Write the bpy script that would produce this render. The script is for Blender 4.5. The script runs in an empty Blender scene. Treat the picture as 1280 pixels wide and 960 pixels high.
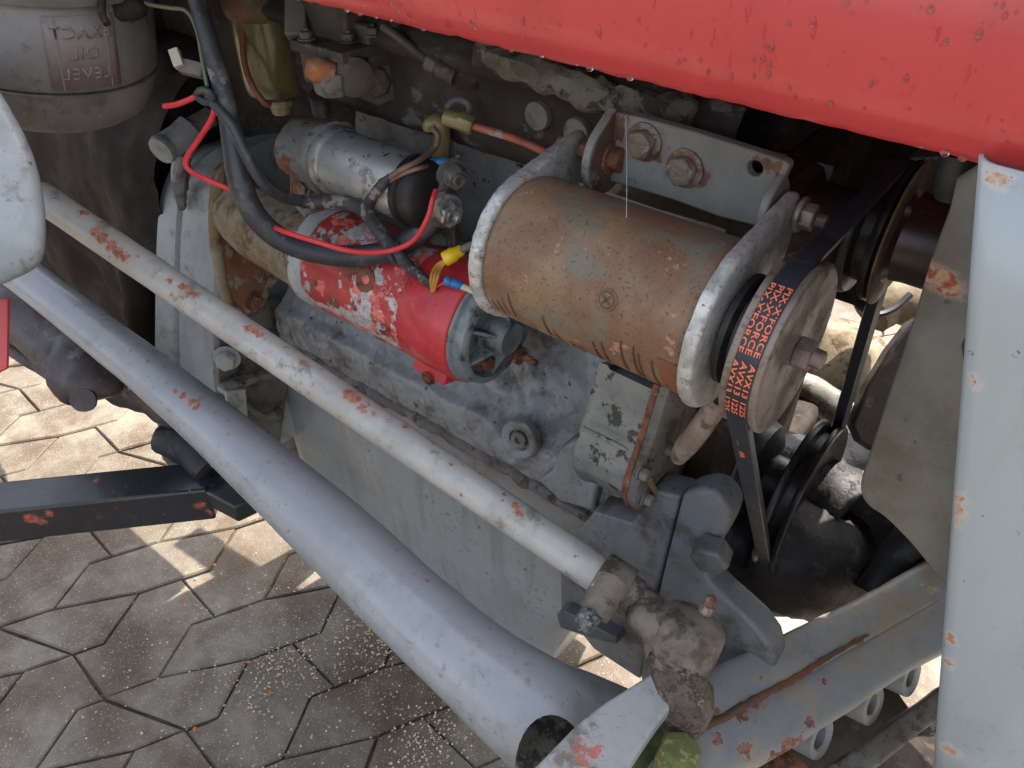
import bpy, bmesh, math, random
from mathutils import Vector as V, noise, Matrix

random.seed(7)
S = bpy.context.scene
# ------------------------------------------------------------------ camera
PITCH, YAW, FPX = math.radians(38.7), math.radians(51.3), 1000.0
CP, SP = math.cos(PITCH), math.sin(PITCH)
HD = V((-math.cos(YAW), math.sin(YAW), 0))
F = V((HD.x*CP, HD.y*CP, -SP))
R = V((HD.y, -HD.x, 0))
U = R.cross(F)
C0 = V((0, 0, 1.25))
cam = bpy.data.cameras.new('camera')
cam.sensor_width = 36; cam.lens = FPX/1280*36; cam.clip_start = .02; cam.clip_end = 200
co = bpy.data.objects.new('camera', cam); S.collection.objects.link(co)
m3 = Matrix((R, U, -F)).transposed()
co.matrix_world = Matrix.Translation(C0) @ m3.to_4x4()
S.camera = co
# ------------------------------------------------------------------ world, sun, exposure
SUN_EL, SUN_AZ = math.radians(54), math.radians(12)      # sun stands on the far side of the tractor, azimuth from +Y towards +X
w = bpy.data.worlds.new("World"); S.world = w; w.use_nodes = True
nt = w.node_tree; bg = nt.nodes['Background']
sky = nt.nodes.new('ShaderNodeTexSky'); sky.sky_type = 'NISHITA'; sky.sun_disc = False
sky.sun_elevation = SUN_EL; sky.sun_rotation = SUN_AZ; sky.air_density = 1.0; sky.dust_density = 4.0; sky.ozone_density = .6
hs = nt.nodes.new('ShaderNodeHueSaturation'); hs.inputs['Saturation'].default_value = .48; nt.links.new(sky.outputs[0], hs.inputs['Color']); nt.links.new(hs.outputs[0], bg.inputs[0]); bg.inputs[1].default_value = .15
sl = bpy.data.lights.new('sun', 'SUN'); sl.energy = 4.3; sl.angle = math.radians(.5); sl.color = (1, .93, .82)
so = bpy.data.objects.new('sun', sl); S.collection.objects.link(so)
sd = V((math.sin(SUN_AZ)*math.cos(SUN_EL), math.cos(SUN_AZ)*math.cos(SUN_EL), math.sin(SUN_EL)))
so.rotation_euler = sd.to_track_quat('Z', 'Y').to_euler(); so.location = sd*5
S.view_settings.view_transform = 'Standard'; S.view_settings.look = 'None'
S.view_settings.exposure = 1.7; S.view_settings.gamma = 1
S.cycles.max_bounces = 6; S.cycles.diffuse_bounces = 2; S.cycles.glossy_bounces = 3

# ------------------------------------------------------------------ geometry helpers
X, Y, Z = V((1, 0, 0)), V((0, 1, 0)), V((0, 0, 1))
def W(px, py, d): return C0 + (F + R*((px-640)/FPX) + U*((480-py)/FPX))*d
def ray(px, py): return F + R*((px-640)/FPX) + U*((480-py)/FPX)
def PX(px, py, x): r = ray(px, py); return C0 + r*((x-C0.x)/r.x)
def PY(px, py, y): r = ray(px, py); return C0 + r*((y-C0.y)/r.y)
def PZ(px, py, z): r = ray(px, py); return C0 + r*((z-C0.z)/r.z)
def axX(P0, px):                                        # point on the line P0 + t*X seen at column px
    q = P0-C0; a, b, u = q.dot(R), q.dot(F), (px-640)/FPX
    return P0 + X*((u*b-a)/(R.x-u*F.x))
def nz(p, s=1.0): return noise.noise(V(p)*s)
def fbm(p, s=1.0, o=4): return noise.fractal(V(p)*s, .6, 2.0, o)

def frame(d):
    d = d.normalized(); a = Z if abs(d.z) < .9 else X
    u = a.cross(d).normalized(); return u, d.cross(u)
def catmull(pts, n=6):
    P = [V(p) for p in pts]; P = [P[0]*2-P[1]] + P + [P[-1]*2-P[-2]]; out = []
    for i in range(1, len(P)-2):
        for k in range(n):
            t = k/n; a, b, c, d = P[i-1], P[i], P[i+1], P[i+2]
            out.append(.5*((2*b)+(c-a)*t+(2*a-5*b+4*c-d)*t*t+(3*b-a-3*c+d)*t**3))
    out.append(P[-2]); return out
def hull2(pts):
    pts = sorted(set((round(a, 6), round(b, 6)) for a, b in pts))
    def half(ps):
        h = []
        for p in ps:
            while len(h) > 1 and (h[-1][0]-h[-2][0])*(p[1]-h[-2][1])-(h[-1][1]-h[-2][1])*(p[0]-h[-2][0]) <= 0: h.pop()
            h.append(p)
        return h
    lo, up = half(pts), half(pts[::-1]); return lo[:-1]+up[:-1]
def circ(c, r, n=40): return [(c[0]+r*math.cos(2*math.pi*i/n), c[1]+r*math.sin(2*math.pi*i/n)) for i in range(n)]

class MB:
    def __init__(s): s.v = []; s.f = []
    def add(s, vs, fs):
        o = len(s.v); s.v += [V(p) for p in vs]; s.f += [tuple(i+o for i in f) for f in fs]; return s
    def rings(s, rings, caps=(1, 1), closed=True):
        n = len(rings[0]); vs = [p for r in rings for p in r]; fs = []
        for i in range(len(rings)-1):
            for j in range(n if closed else n-1):
                k = (j+1) % n; fs.append((i*n+j, i*n+k, (i+1)*n+k, (i+1)*n+j))
        if caps[0]: fs.append(tuple(range(n))[::-1])
        if caps[1]: fs.append(tuple((len(rings)-1)*n+j for j in range(n)))
        return s.add(vs, fs)
    def tube(s, pts, r, seg=12, sm=0, caps=(1, 1), wob=0, ws=60):
        if sm:
            if not isinstance(r, (int, float)):
                rr = catmull([V((q, 0, 0)) for q in r], sm); r = [q.x for q in rr]
            pts = catmull(pts, sm)
        pts = [V(p) for p in pts]; n = len(pts)
        if isinstance(r, (int, float)): r = [r]*n
        rings = []; t0 = (pts[1]-pts[0]).normalized(); u, vv = frame(t0)
        for i, p in enumerate(pts):
            t = (pts[min(i+1, n-1)]-pts[max(i-1, 0)]).normalized()
            u = (u - t*u.dot(t)).normalized(); vv = t.cross(u); ring = []
            for j in range(seg):
                a = 2*math.pi*j/seg; d = u*math.cos(a)+vv*math.sin(a); q = p+d*r[i]
                if wob: q += d*wob*fbm(q, ws, 3)
                ring.append(q)
            rings.append(ring)
        return s.rings(rings, caps)
    def lathe(s, p0, ax, prof, seg=40, caps=(1, 1), wob=0, ws=60, a0=0):
        ax = V(ax).normalized(); u, vv = frame(ax); rings = []
        for t, r in prof:
            ring = []
            for j in range(seg):
                a = 2*math.pi*j/seg+a0; d = u*math.cos(a)+vv*math.sin(a); q = p0+ax*t+d*r
                if wob: q += d*wob*fbm(q, ws, 3)
                ring.append(q)
            rings.append(ring)
        return s.rings(rings, caps)
    def prism(s, poly, vec):
        poly = [V(p) for p in poly]; return s.rings([poly, [p+vec for p in poly]])
    def box(s, c, a, b, d):                                # half axes
        r = [[c-d-a-b, c-d+a-b, c-d+a+b, c-d-a+b], [c+d-a-b, c+d+a-b, c+d+a+b, c+d-a+b]]; return s.rings(r)
    def ball(s, c, rx, ry, rz, seg=14, rng=9, wob=0, ws=60):
        rings = []
        for i in range(rng+1):
            th = math.pi*(i+.02)/(rng+.04) ; ring = []
            for j in range(seg):
                a = 2*math.pi*j/seg; d = V((math.sin(th)*math.cos(a)*rx, math.sin(th)*math.sin(a)*ry, math.cos(th)*rz))
                q = c+d
                if wob: q += d.normalized()*wob*fbm(q, ws, 3)
                ring.append(q)
            rings.append(ring)
        return s.rings(rings)
    def hexb(s, p, ax, r, h, washer=0, a0=.3):
        ax = V(ax).normalized(); t = 0
        if washer: s.lathe(p, ax, [(0, r*1.35*washer), (r*.15, r*1.35*washer), (r*.2, r*1.28*washer)], 20); t = r*.2
        s.lathe(p, ax, [(t, r*.98), (t+h*.08, r), (t+h*.86, r), (t+h, r*.86)], 6, a0=a0); return s

def link(name, me, mat, parent=None):
    o = bpy.data.objects.new(name, me); S.collection.objects.link(o)
    if mat: me.materials.append(mat)
    if parent: o.parent = parent
    return o
def wloc(o):
    p = V((0, 0, 0))
    while o: p += o.location; o = o.parent
    return p
def build(b, name, mat, parent=None, bevel=0, ang=32, sub=0, seg=2):
    me = bpy.data.meshes.new(name)
    lo = V((min(p.x for p in b.v), min(p.y for p in b.v), min(p.z for p in b.v))); hi = V((max(p.x for p in b.v), max(p.y for p in b.v), max(p.z for p in b.v)))
    c = (lo+hi)/2; c.z = lo.z if not parent else c.z
    me.from_pydata([p-c for p in b.v], [], b.f)
    bm = bmesh.new(); bm.from_mesh(me); bmesh.ops.remove_doubles(bm, verts=bm.verts, dist=1e-6)
    bmesh.ops.recalc_face_normals(bm, faces=bm.faces); bm.to_mesh(me); bm.free()
    me.polygons.foreach_set('use_smooth', [True]*len(me.polygons))
    o = link(name, me, mat, parent)
    o.location = c-(wloc(parent) if parent else V((0, 0, 0)))
    if bevel:
        md = o.modifiers.new('bevel', 'BEVEL'); md.width = bevel; md.segments = seg; md.limit_method = 'ANGLE'; md.angle_limit = math.radians(35)
        md.harden_normals = False
    else: me.set_sharp_from_angle(angle=math.radians(ang))
    if sub:
        md = o.modifiers.new('sub', 'SUBSURF'); md.levels = md.render_levels = sub
    if bevel: me.set_sharp_from_angle(angle=math.radians(60))
    return o
def tag(o, label=None, cat=None, group=None, kind=None):
    if label: o['label'] = label
    if cat: o['category'] = cat
    if group: o['group'] = group
    if kind: o['kind'] = kind
    return o
def thing(name, loc, label, cat, group=None):
    o = bpy.data.objects.new(name, None); S.collection.objects.link(o); o.location = loc; o.empty_display_size = .02
    return tag(o, label, cat, group)

# ------------------------------------------------------------------ materials
def srgb(r, g, b):
    f = lambda c: (c/255/12.92 if c <= 10 else ((c/255+.055)/1.055)**2.4)
    return (f(r), f(g), f(b), 1)
WEAR = {'red_hood_paint': .12, 'paving_concrete': .5, 'pale_grey_cowl_paint': .3, 'blue_grey_radius_arm_paint': .5, 'belt_rubber': .3, 'fresh_red_starter': .5, 'zinc_plated_can': .5, 'rust_brown_dynamo': .35}
def mat(name, c1, c2=None, c3=None, sc=12, m2=(.42, .62), c3thr=.6, c3sc=45, c3w=.05, chips=None, rough=.5, metal=0.0, coat=0,
        bump=.25, bsc=160, bdist=.001, spots=None, spotcol=None, spotamp=.008, spotsc=90, stretch=None, fleck=None, rvar=.15, spec=.5, chipmetal=0, wear=None):
    """painted / cast surface: two tones, dirt (c3), paint chips, placed rust spots, fine relief"""
    m = bpy.data.materials.new(name); m.use_nodes = True; t = m.node_tree; N = t.nodes; L = t.links
    if wear is None: wear = WEAR.get(name, .6 if c3 else 0)
    bs = N['Principled BSDF']
    geo = N.new('ShaderNodeNewGeometry'); pos = geo.outputs['Position']
    def noi(scale, det=5, ro=.6, off=0, st=None):
        n = N.new('ShaderNodeTexNoise'); n.inputs['Scale'].default_value = scale; n.inputs['Detail'].default_value = det; n.inputs['Roughness'].default_value = ro
        mp = N.new('ShaderNodeMapping'); mp.inputs['Location'].default_value = (off, off*.7, -off)
        if st: mp.inputs['Scale'].default_value = st
        L.new(pos, mp.inputs[0]); L.new(mp.outputs[0], n.inputs['Vector']); return n
    def rng(src, a, b, c=0, d=1):
        r = N.new('ShaderNodeMapRange'); r.interpolation_type = 'SMOOTHSTEP'
        for i, q in enumerate((a, b, c, d)): r.inputs[i+1].default_value = q
        L.new(src, r.inputs[0]); return r.outputs[0]
    def mix(f, a, b):
        x = N.new('ShaderNodeMix'); x.data_type = 'RGBA'
        if hasattr(f, 'links'): L.new(f, x.inputs[0])
        else: x.inputs[0].default_value = f
        for q, i in ((a, 6), (b, 7)):
            if hasattr(q, 'links'): L.new(q, x.inputs[i])
            else: x.inputs[i].default_value = q
        return x.outputs[2]
    def mth(op, a, b=0.0, c=None):
        x = N.new('ShaderNodeMath'); x.operation = op
        for i, q in enumerate((a, b) if c is None else (a, b, c)):
            if hasattr(q, 'links'): L.new(q, x.inputs[i])
            else: x.inputs[i].default_value = q
        return x.outputs[0]
    n1 = noi(sc, 6, .62, 1.3, stretch)
    col = mix(rng(n1.outputs[0], *m2), c1, c2 or c1)
    height = None
    if c3:
        n2 = noi(c3sc, 7, .68, 4.1); dm = rng(n2.outputs[0], c3thr-c3w, c3thr+c3w); col = mix(dm, col, c3)
    else: dm = None
    ff = noi(bsc, 4, .7, 9.0)
    if fleck:                                               # dark pits
        fc, fthr, fsc = fleck; n5 = noi(fsc, 3, .6, 17.0); fm = rng(n5.outputs[0], fthr, fthr+.04); col = mix(fm, col, fc)
    else: fm = None
    cm = None
    if chips:                                               # list of (colour, threshold, scale)
        for k, (cc, th, cs) in enumerate(chips):
            n3 = noi(cs, 8, .62, 20.0+k*5); q = rng(n3.outputs[0], th-.008, th+.008)
            edge = rng(n3.outputs[0], th-.03, th); cc2 = tuple(min(1, z*1.5+.02) for z in cc[:3])+(1,)
            col = mix(q, col, mix(rng(ff.outputs[0], .4, .6), cc, cc2)); cm = q if cm is None else mth('MAXIMUM', cm, q)
    if spots:
        wn = noi(spotsc, 6, .7, 31.0); sub = N.new('ShaderNodeVectorMath'); sub.operation = 'SUBTRACT'; L.new(wn.outputs['Color'], sub.inputs[0]); sub.inputs[1].default_value = (.5, .5, .5)
        scl = N.new('ShaderNodeVectorMath'); scl.operation = 'SCALE'; L.new(sub.outputs[0], scl.inputs[0]); scl.inputs['Scale'].default_value = spotamp*4
        ad = N.new('ShaderNodeVectorMath'); ad.operation = 'ADD'; L.new(pos, ad.inputs[0]); L.new(scl.outputs[0], ad.inputs[1])
        sm = None
        for (p, r) in spots:
            ds = N.new('ShaderNodeVectorMath'); ds.operation = 'DISTANCE'; L.new(ad.outputs[0], ds.inputs[0]); ds.inputs[1].default_value = p
            q = mth('SUBTRACT', r, ds.outputs['Value']); sm = q if sm is None else mth('MAXIMUM', sm, q)
        s1 = rng(sm, -.0006, .0006); a, b = spotcol
        col = mix(rng(sm, -.004, .0), col, mix(.25, col, tuple(min(1, z*1.6+.05) for z in b[:3])+(1,)))
        col = mix(s1, col, mix(rng(ff.outputs[0], .42, .58), a, b)); cm = s1 if cm is None else mth('MAXIMUM', cm, s1)
    if wear:                                                # fine grime specks gathered in clouds, and faint runs
        sn = noi(130, 4, .75, 41.0); sl_ = noi(7, 3, .6, 47.0); sk = mth('MULTIPLY', rng(sn.outputs[0], .585, .64), rng(sl_.outputs[0], .44, .62, .12, 1)); sk = mth('MULTIPLY', sk, wear)
        hv = N.new('ShaderNodeMix'); hv.data_type = 'RGBA'; hv.blend_type = 'MULTIPLY'; L.new(sk, hv.inputs[0]); L.new(col, hv.inputs[6]); hv.inputs[7].default_value = (.38, .34, .31, 1); col = hv.outputs[2]
        rn = noi(42, 4, .6, 53.0, (1, 1, .12)); rm = mth('MULTIPLY', rng(rn.outputs[0], .5, .7), wear*.35)
        hw_ = N.new('ShaderNodeMix'); hw_.data_type = 'RGBA'; hw_.blend_type = 'MULTIPLY'; L.new(rm, hw_.inputs[0]); L.new(col, hw_.inputs[6]); hw_.inputs[7].default_value = (.45, .42, .40, 1); col = hw_.outputs[2]
    L.new(col, bs.inputs['Base Color'])
    ro = rng(n1.outputs[0], .3, .7, max(.02, rough-rvar), rough+rvar)
    if cm is not None:
        ro = mth('ADD', ro, mth('MULTIPLY', cm, .3))
        if metal and not chipmetal: L.new(mth('MULTIPLY', mth('SUBTRACT', 1.0, cm), metal), bs.inputs['Metallic'])
        else: bs.inputs['Metallic'].default_value = metal
    else: bs.inputs['Metallic'].default_value = metal
    L.new(ro, bs.inputs['Roughness'])
    bs.inputs['Coat Weight'].default_value = coat; bs.inputs['Coat Roughness'].default_value = .12
    bs.inputs['Specular IOR Level'].default_value = spec
    h = mth('MULTIPLY', ff.outputs[0], .35)
    h = mth('ADD', h, mth('MULTIPLY', n1.outputs[0], .9))
    if cm is not None: h = mth('SUBTRACT', h, mth('MULTIPLY', cm, .45))
    if dm is not None: h = mth('ADD', h, mth('MULTIPLY', dm, .25))
    if fm is not None: h = mth('SUBTRACT', h, mth('MULTIPLY', fm, .3))
    bp = N.new('ShaderNodeBump'); bp.inputs['Strength'].default_value = bump; bp.inputs['Distance'].default_value = bdist
    L.new(h, bp.inputs['Height']); L.new(bp.outputs[0], bs.inputs['Normal'])
    return m

RUST, RUSTD, RUSTO = srgb(124, 76, 54), srgb(80, 52, 40), srgb(190, 105, 60)
PINK = srgb(196, 120, 98)
GREY, GREYL, GREYD = srgb(136, 146, 156), srgb(158, 166, 174), srgb(96, 102, 108)
GRIME, GRIMEB = srgb(58, 52, 48), srgb(72, 60, 50)

from mathutils.bvhtree import BVHTree
def pick(objs, lst):
    """points of built objects under the given columns and rows, as (point, radius)"""
    vs, fs = [], []
    for o in objs:
        wl = wloc(o); k = len(vs); vs += [v.co+wl for v in o.data.vertices]; fs += [tuple(i+k for i in p.vertices) for p in o.data.polygons]
    t = BVHTree.FromPolygons(vs, fs); out = []
    for x, y, q in lst:
        h = t.ray_cast(C0, ray(x, y).normalized())
        if h[0] is not None: out.append((tuple(h[0]), q))
    return out

# ================================================================== THE GROUND
M_stone = mat('paving_concrete', srgb(126, 118, 106), srgb(104, 96, 86), srgb(80, 66, 51), sc=9, c3thr=.50, c3sc=3.2, c3w=.12, rough=.62, bump=.8, bsc=260, bdist=.002,
              fleck=(srgb(172, 160, 140), .62, 330), m2=(.4, .6), spec=.4)
M_joint = mat('joint_sand', srgb(92, 82, 70), srgb(66, 58, 50), sc=60, rough=.95, bump=.6, bdist=.003, spec=.2)
base = MB(); base.rings([[V((-60, -60, -.008)), V((60, -60, -.008)), V((60, 60, -.008)), V((-60, 60, -.008))]], caps=(0, 1))
paving = build(base, 'paving', M_joint); tag(paving, kind='structure')
def zig(k, s):
    n = math.floor(s); f = s-n
    def vtx(mx, n):
        y = .094+.214*n+.022*k+(.116 if mx else 0); return V((-.997+.1375*k+.04*(y-.2)+(.052 if mx else 0), y, 0))
    return vtx(0, n).lerp(vtx(1, n), f/.5) if f < .5 else vtx(1, n).lerp(vtx(0, n+1), (f-.5)/.5)
def linepts(k, a, b):
    out = [zig(k, a)]; q = math.floor(a*2+1e-6)/2+.5
    while q < b-1e-6: out.append(zig(k, q)); q += .5
    out.append(zig(k, b)); return out
def inset(poly, d):
    n = len(poly); out = []
    for i in range(n):
        a, b, c = poly[i-1], poly[i], poly[(i+1) % n]
        e1 = (b-a).normalized(); e2 = (c-b).normalized(); n1 = V((-e1.y, e1.x, 0)); n2 = V((-e2.y, e2.x, 0))
        m = (n1+n2); m = m/max(.35, m.dot(n1)); out.append(b+m*d)
    return out
near, far = [], MB()
for k in range(-28, 26):
    cuts = []
    for n in range(-16, 26):
        rr = random.random()
        if k % 2: cuts.append((n+.3, n+.16))
        else:
            if k in (-2, 0) and n == 0 or (abs(k) > 2 and rr < .45): cuts.append((n+.16, n+.3))
            cuts.append((n+.5, n+1.0))
    for (a, b), (c, d) in zip(cuts, cuts[1:]):
        poly = linepts(k+1, b, d)
        poly = linepts(k, a, c)[::-1] + poly if False else linepts(k+1, b, d) + linepts(k, a, c)[::-1]
        ctr = sum(poly, V((0, 0, 0)))/len(poly)
        if not (-4.2 < ctr.x < 2.4 and -2.2 < ctr.y < 5): continue
        jit = V((random.uniform(-.001, .001), random.uniform(-.001, .001), 0)); h = random.uniform(-.0032, .0016); tx, ty = random.uniform(-.012, .012), random.uniform(-.012, .012)
        zz = lambda q, dz: V((q.x, q.y, h+dz+(q.x-ctr.x)*tx+(q.y-ctr.y)*ty))+jit
        pj = []
        for q_ in range(len(poly)):
            a_, b_ = poly[q_], poly[(q_+1) % len(poly)]; pj.append(a_)
            if (b_-a_).length > .05:
                nn = V((-(b_-a_).y, (b_-a_).x, 0)).normalized(); pj += [a_.lerp(b_, .33)+nn*random.uniform(-.0002, .0016), a_.lerp(b_, .67)+nn*random.uniform(-.0002, .0016)]
        poly = pj
        p1 = inset(poly, .0013); p2 = inset(poly, .0040)
        mb = MB(); mb.rings([[zz(q, -.04) for q in p1], [zz(q, -.0035) for q in p1], [zz(q, 0) for q in p2]], caps=(0, 1))
        pr = (ctr-C0); dd = pr.dot(F); vis = dd > .2 and -760 < pr.dot(R)/dd*1000 < 760 and -620 < pr.dot(U)/dd*1000 < 560
        if vis: near.append((dd, mb))
        else: far.add(mb.v, mb.f)
near.sort(key=lambda q: q[0])
for i, (dd, mb) in enumerate(near):
    if i < 290: build(mb, 'paving_stone', M_stone, paving, ang=20)
    else: far.add(mb.v, mb.f)
tag(build(far, 'outlying_stones', M_stone, paving, ang=20), kind='stuff')
M_field = mat('far_concrete', srgb(150, 140, 128), srgb(126, 118, 108), sc=5, rough=.85, bump=.4, spec=.3)
M_grit = mat('grit', srgb(205, 190, 160), srgb(140, 110, 80), sc=300, m2=(.35, .65), rough=.55, bump=.2)
g = MB()
def pebble(c, r):
    a = random.random()*6
    pts = [c+V((math.cos(a+q*1.257)*r*random.uniform(.8, 1.1), math.sin(a+q*1.257)*r*random.uniform(.8, 1.1), 0)) for q in range(5)]
    top = c+V((random.uniform(-.3, .3)*r, random.uniform(-.3, .3)*r, r*.75)); g.add(pts+[top], [(q, (q+1) % 5, 5) for q in range(5)])
for (px, py, rad, n) in ((470, 790, .10, 420), (350, 830, .08, 260), (530, 925, .07, 240), (290, 800, .12, 160), (300, 870, .25, 260), (60, 880, .3, 90), (430, 950, .2, 120)):
    c = PZ(px, py, 0)
    for i in range(n):
        q = c+V((random.gauss(0, rad*.5), random.gauss(0, rad*.5), .0005)); pebble(q, random.uniform(.0009, .0027))
tag(build(g, 'loose_grit', M_grit), 'pale loose grit and small stones scattered on the paving', kind='stuff')
M_leaf = mat('dry_leaf', srgb(190, 110, 50), srgb(150, 80, 40), sc=200, rough=.7)
for (px, py) in ((268, 706), (227, 748), (310, 828), (244, 912), (338, 866)):
    c = PZ(px, py, .002); b = MB(); a = random.random()*6
    pts = [c+V((math.cos(a+q)*.005*random.uniform(.6, 1.2), math.sin(a+q)*.0035*random.uniform(.6, 1.2), random.uniform(0, .002))) for q in range(6)]
    b.prism(pts, V((0, 0, .0006)))
    lb = {268: 'orange leaf scrap in the joint just below the step bar', 227: 'orange leaf scrap left of the short steep paving joint', 310: 'orange crumb at the joint beside the stained paving', 244: 'orange crumb at the lowest left paving joint', 338: 'orange crumb below the gravelly patch of paving'}[px]
    tag(build(b, 'leaf_scrap', M_leaf), lb, 'leaf scrap', 'orange leaf scraps on the paving')

# ================================================================== RED HOOD
M_red = mat('red_hood_paint', srgb(192, 58, 56), srgb(184, 52, 50), srgb(166, 40, 38), sc=9, c3thr=.68, c3sc=60, c3w=.04, rough=.36, coat=.7, bump=.12, stretch=(1.6, 1.6, .35), spec=.5, rvar=.08)
def sheetX(prof, x0, x1, n, fn=None):
    b = MB(); rings = []
    for i in range(n+1):
        x = x0+(x1-x0)*i/n; rings.append([V((x, y, z)) if fn is None else fn(x, j, y, z) for j, (y, z) in enumerate(prof)])
    return b.rings(rings, caps=(0, 0), closed=False)
HY = .37; hz = PY(1000, 147, HY).z
def hoodedge(x, j, y, z):
    if j <= 3: z += .0012*fbm((x, 0, 0), 55, 3)+.0006*nz((x*3, 1, 0), 90)
    return V((x, y, z))
hprof = [(HY+.016, hz+.004), (HY+.004, hz-.001), (HY, hz+.003), (HY-.0015, hz+.02), (HY+.001, hz+.05), (HY+.008, hz+.09), (HY+.02, hz+.14), (HY+.036, hz+.19), (HY+.06, hz+.235), (HY+.1, hz+.265), (HY+.16, hz+.28), (.62, hz+.285)]
hfull = hprof+[(1.24-y, z) for y, z in hprof[-2::-1]]
hood = thing('hood', (-.6, .62, hz), 'faded red sheet metal engine hood dotted with raindrops', 'hood')
sk = build(sheetX(hfull, -1.5, .42, 300, hoodedge), 'panel', M_red, hood, ang=60)
md = sk.modifiers.new('th', 'SOLIDIFY'); md.thickness = .0025; md.offset = 0
M_water = bpy.data.materials.new('water'); M_water.use_nodes = True; q = M_water.node_tree.nodes['Principled BSDF']
q.inputs['Base Color'].default_value = (1, 1, 1, 1); q.inputs['Roughness'].default_value = .03; q.inputs['Transmission Weight'].default_value = 1; q.inputs['IOR'].default_value = 1.33
def hoodpt(x, z):
    for (ya, za), (yb, zb) in zip(hprof[1:], hprof[2:]):
        if za <= z <= zb: t = (z-za)/(zb-za); return V((x, ya+(yb-ya)*t, z)), V((0, -(zb-za), (yb-ya))).normalized()
    return V((x, HY, z)), V((0, -1, 0))
dr = MB()
def drop(c, n, rw, rh, th=.45):
    a = X; b2 = n.cross(a).normalized()
    if b2.z < 0: b2 = -b2
    rings = []
    for i in range(4):
        e = i/3*math.pi/2; rr = math.cos(e) if i < 3 else .12; ring = []
        for j in range(10):
            t = 2*math.pi*j/10; s = math.sin(t); wdt = rw*(1-.45*max(0, s))
            ring.append(c+a*(math.cos(t)*wdt*rr)+b2*(s*rh*rr)+n*(math.sin(e)*rw*th))
        rings.append(ring)
    dr.rings(rings)
for i in range(1000):
    x = random.uniform(-.75, .02); z = hz+.004+abs(random.gauss(0, .075))
    if i % 3 == 0: z = hz+.004+random.random()*.11
    s = random.choice((.0004, .0005, .0006, .0007, .0008, .0010, .0013, .0017))*random.uniform(.7, 1.1)
    p, n = hoodpt(x, z); drop(p+n*.0012, n, s, s*random.uniform(1.1, 2.0))
for i in range(26):                                          # beads hanging from the lower lip
    x = random.uniform(-.7, .02); r = random.uniform(.0008, .0019); dr.ball(V((x, HY+.002, hz-.0005-r*.3)), r*1.2, r*.9, r, 10, 6)
tag(build(dr, 'water_drops', M_water, hood, ang=80), kind='stuff')
M_wet = mat('wet_red', srgb(188, 56, 54), rough=.1, bump=.05)
st = MB()
for i in range(170):                                          # thin wet runs left by drops
    x = random.uniform(-.7, .0); z = hz+.015+random.random()*.14; ln = random.uniform(.0015, .008); wd = random.uniform(.0003, .0010); pts = []
    n0 = random.random()*50
    L_ = []; R_ = []
    for k in range(9):
        p, n = hoodpt(x+.0012*nz((n0, k*.35, 0), 1), z-ln*k/8); p += n*.00135; wv = wd*(.5+.9*abs(nz((n0+9, k*.9, 0), 1)))
        L_.append(p-X*wv); R_.append(p+X*wv)
    st.rings([L_, R_], caps=(0, 0), closed=False)
tag(build(st, 'wet_streaks', M_wet, hood), kind='stuff')

CFY = (.578, .974)
# ================================================================== FRONT COWL AND SHROUD
def sp(lst, fn=PY, c=.36, r=.004): return [(tuple(fn(x, y, c)), (q if q else r)) for x, y, q in lst]
M_cowl = mat('pale_grey_cowl_paint', srgb(160, 168, 170), srgb(150, 158, 161), srgb(126, 130, 130), sc=5, c3thr=.68, c3sc=150, c3w=.02, rough=.38, coat=.25, bump=.12, rvar=.06,
             spots=sp([(1197, 625, .003), (1196, 640, .0035), (1193, 655, .0025), (1240, 222, .0022), (1250, 225, .003), (1232, 219, .0015), (1187, 800, .003), (1186, 830, .0025), (1184, 935, .003), (1192, 940, .003), (1218, 480, .0016), (1215, 474, .001)]), spotcol=(srgb(168, 120, 84), srgb(190, 160, 130)), spotamp=.0035, spotsc=220,
             fleck=(srgb(110, 112, 110), .71, 120))
cowl = thing('front_cowl', PY(1230, 960, .36), 'tall pale blue-grey front cowl panel with small rust chips at the right', 'cowl')
T, B = PY(1212, 200, .36), PY(1156, 1010, .36)
cp = [(.0025, .395), (.001, .37), (.0022, .365), (.005, .3615), (.010, .36), (.03, .3595), (.10, .3595), (.26, .362), (.34, .38), (.36, .45), (.36, .80), (.34, .87), (.26, .885), (.0, .885), (-.02, .88)]
b = MB(); b.rings([[T.lerp(B, k/6)+V((a, y-.36, 0)) for a, y in cp] for k in range(7)], caps=(0, 0), closed=False)
o = build(b, 'side_panel', M_cowl, cowl, ang=60); md = o.modifiers.new('t', 'SOLIDIFY'); md.thickness = .002; md.offset = -1
M_shroud = mat('mottled_shroud_paint', srgb(122, 120, 110), srgb(108, 110, 106), srgb(98, 90, 78), sc=9, c3thr=.55, c3sc=14, c3w=.14, rough=.55, bump=.3,
               spots=sp([(1160, 335, .006), (1172, 343, .007), (1184, 350, .007), (1195, 357, .006), (1150, 328, .005)], c=.425), spotcol=(srgb(140, 70, 52), srgb(170, 140, 110)), spotamp=.003, spotsc=260, fleck=(srgb(78, 76, 70), .67, 120))
sh = thing('shroud_panel', PY(1130, 700, .425), 'mottled grey radiator shroud plate with a rusty band beside the cowl', 'shroud')
po = [(1197, 222), (1187, 262), (1165, 322), (1140, 405), (1110, 495), (1086, 570), (1077, 600), (1078, 618), (1088, 632), (1108, 646), (1140, 678), (1195, 740), (1260, 760), (1290, 222)]
ps3 = catmull([PY(x, y, .425) for x, y in po+[po[0]]], 4)[:-1]; cs_ = PY(1170, 520, .425); b = MB(); b.rings([[cs_+(p-cs_)*.93+V((0, -.004, 0)) for p in ps3], [cs_+(p-cs_)*.985+V((0, -.002, 0)) for p in ps3], ps3, [p+V((.010, .05, 0)) for p in ps3]]); build(b, 'plate', M_shroud, sh, ang=70)
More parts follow.
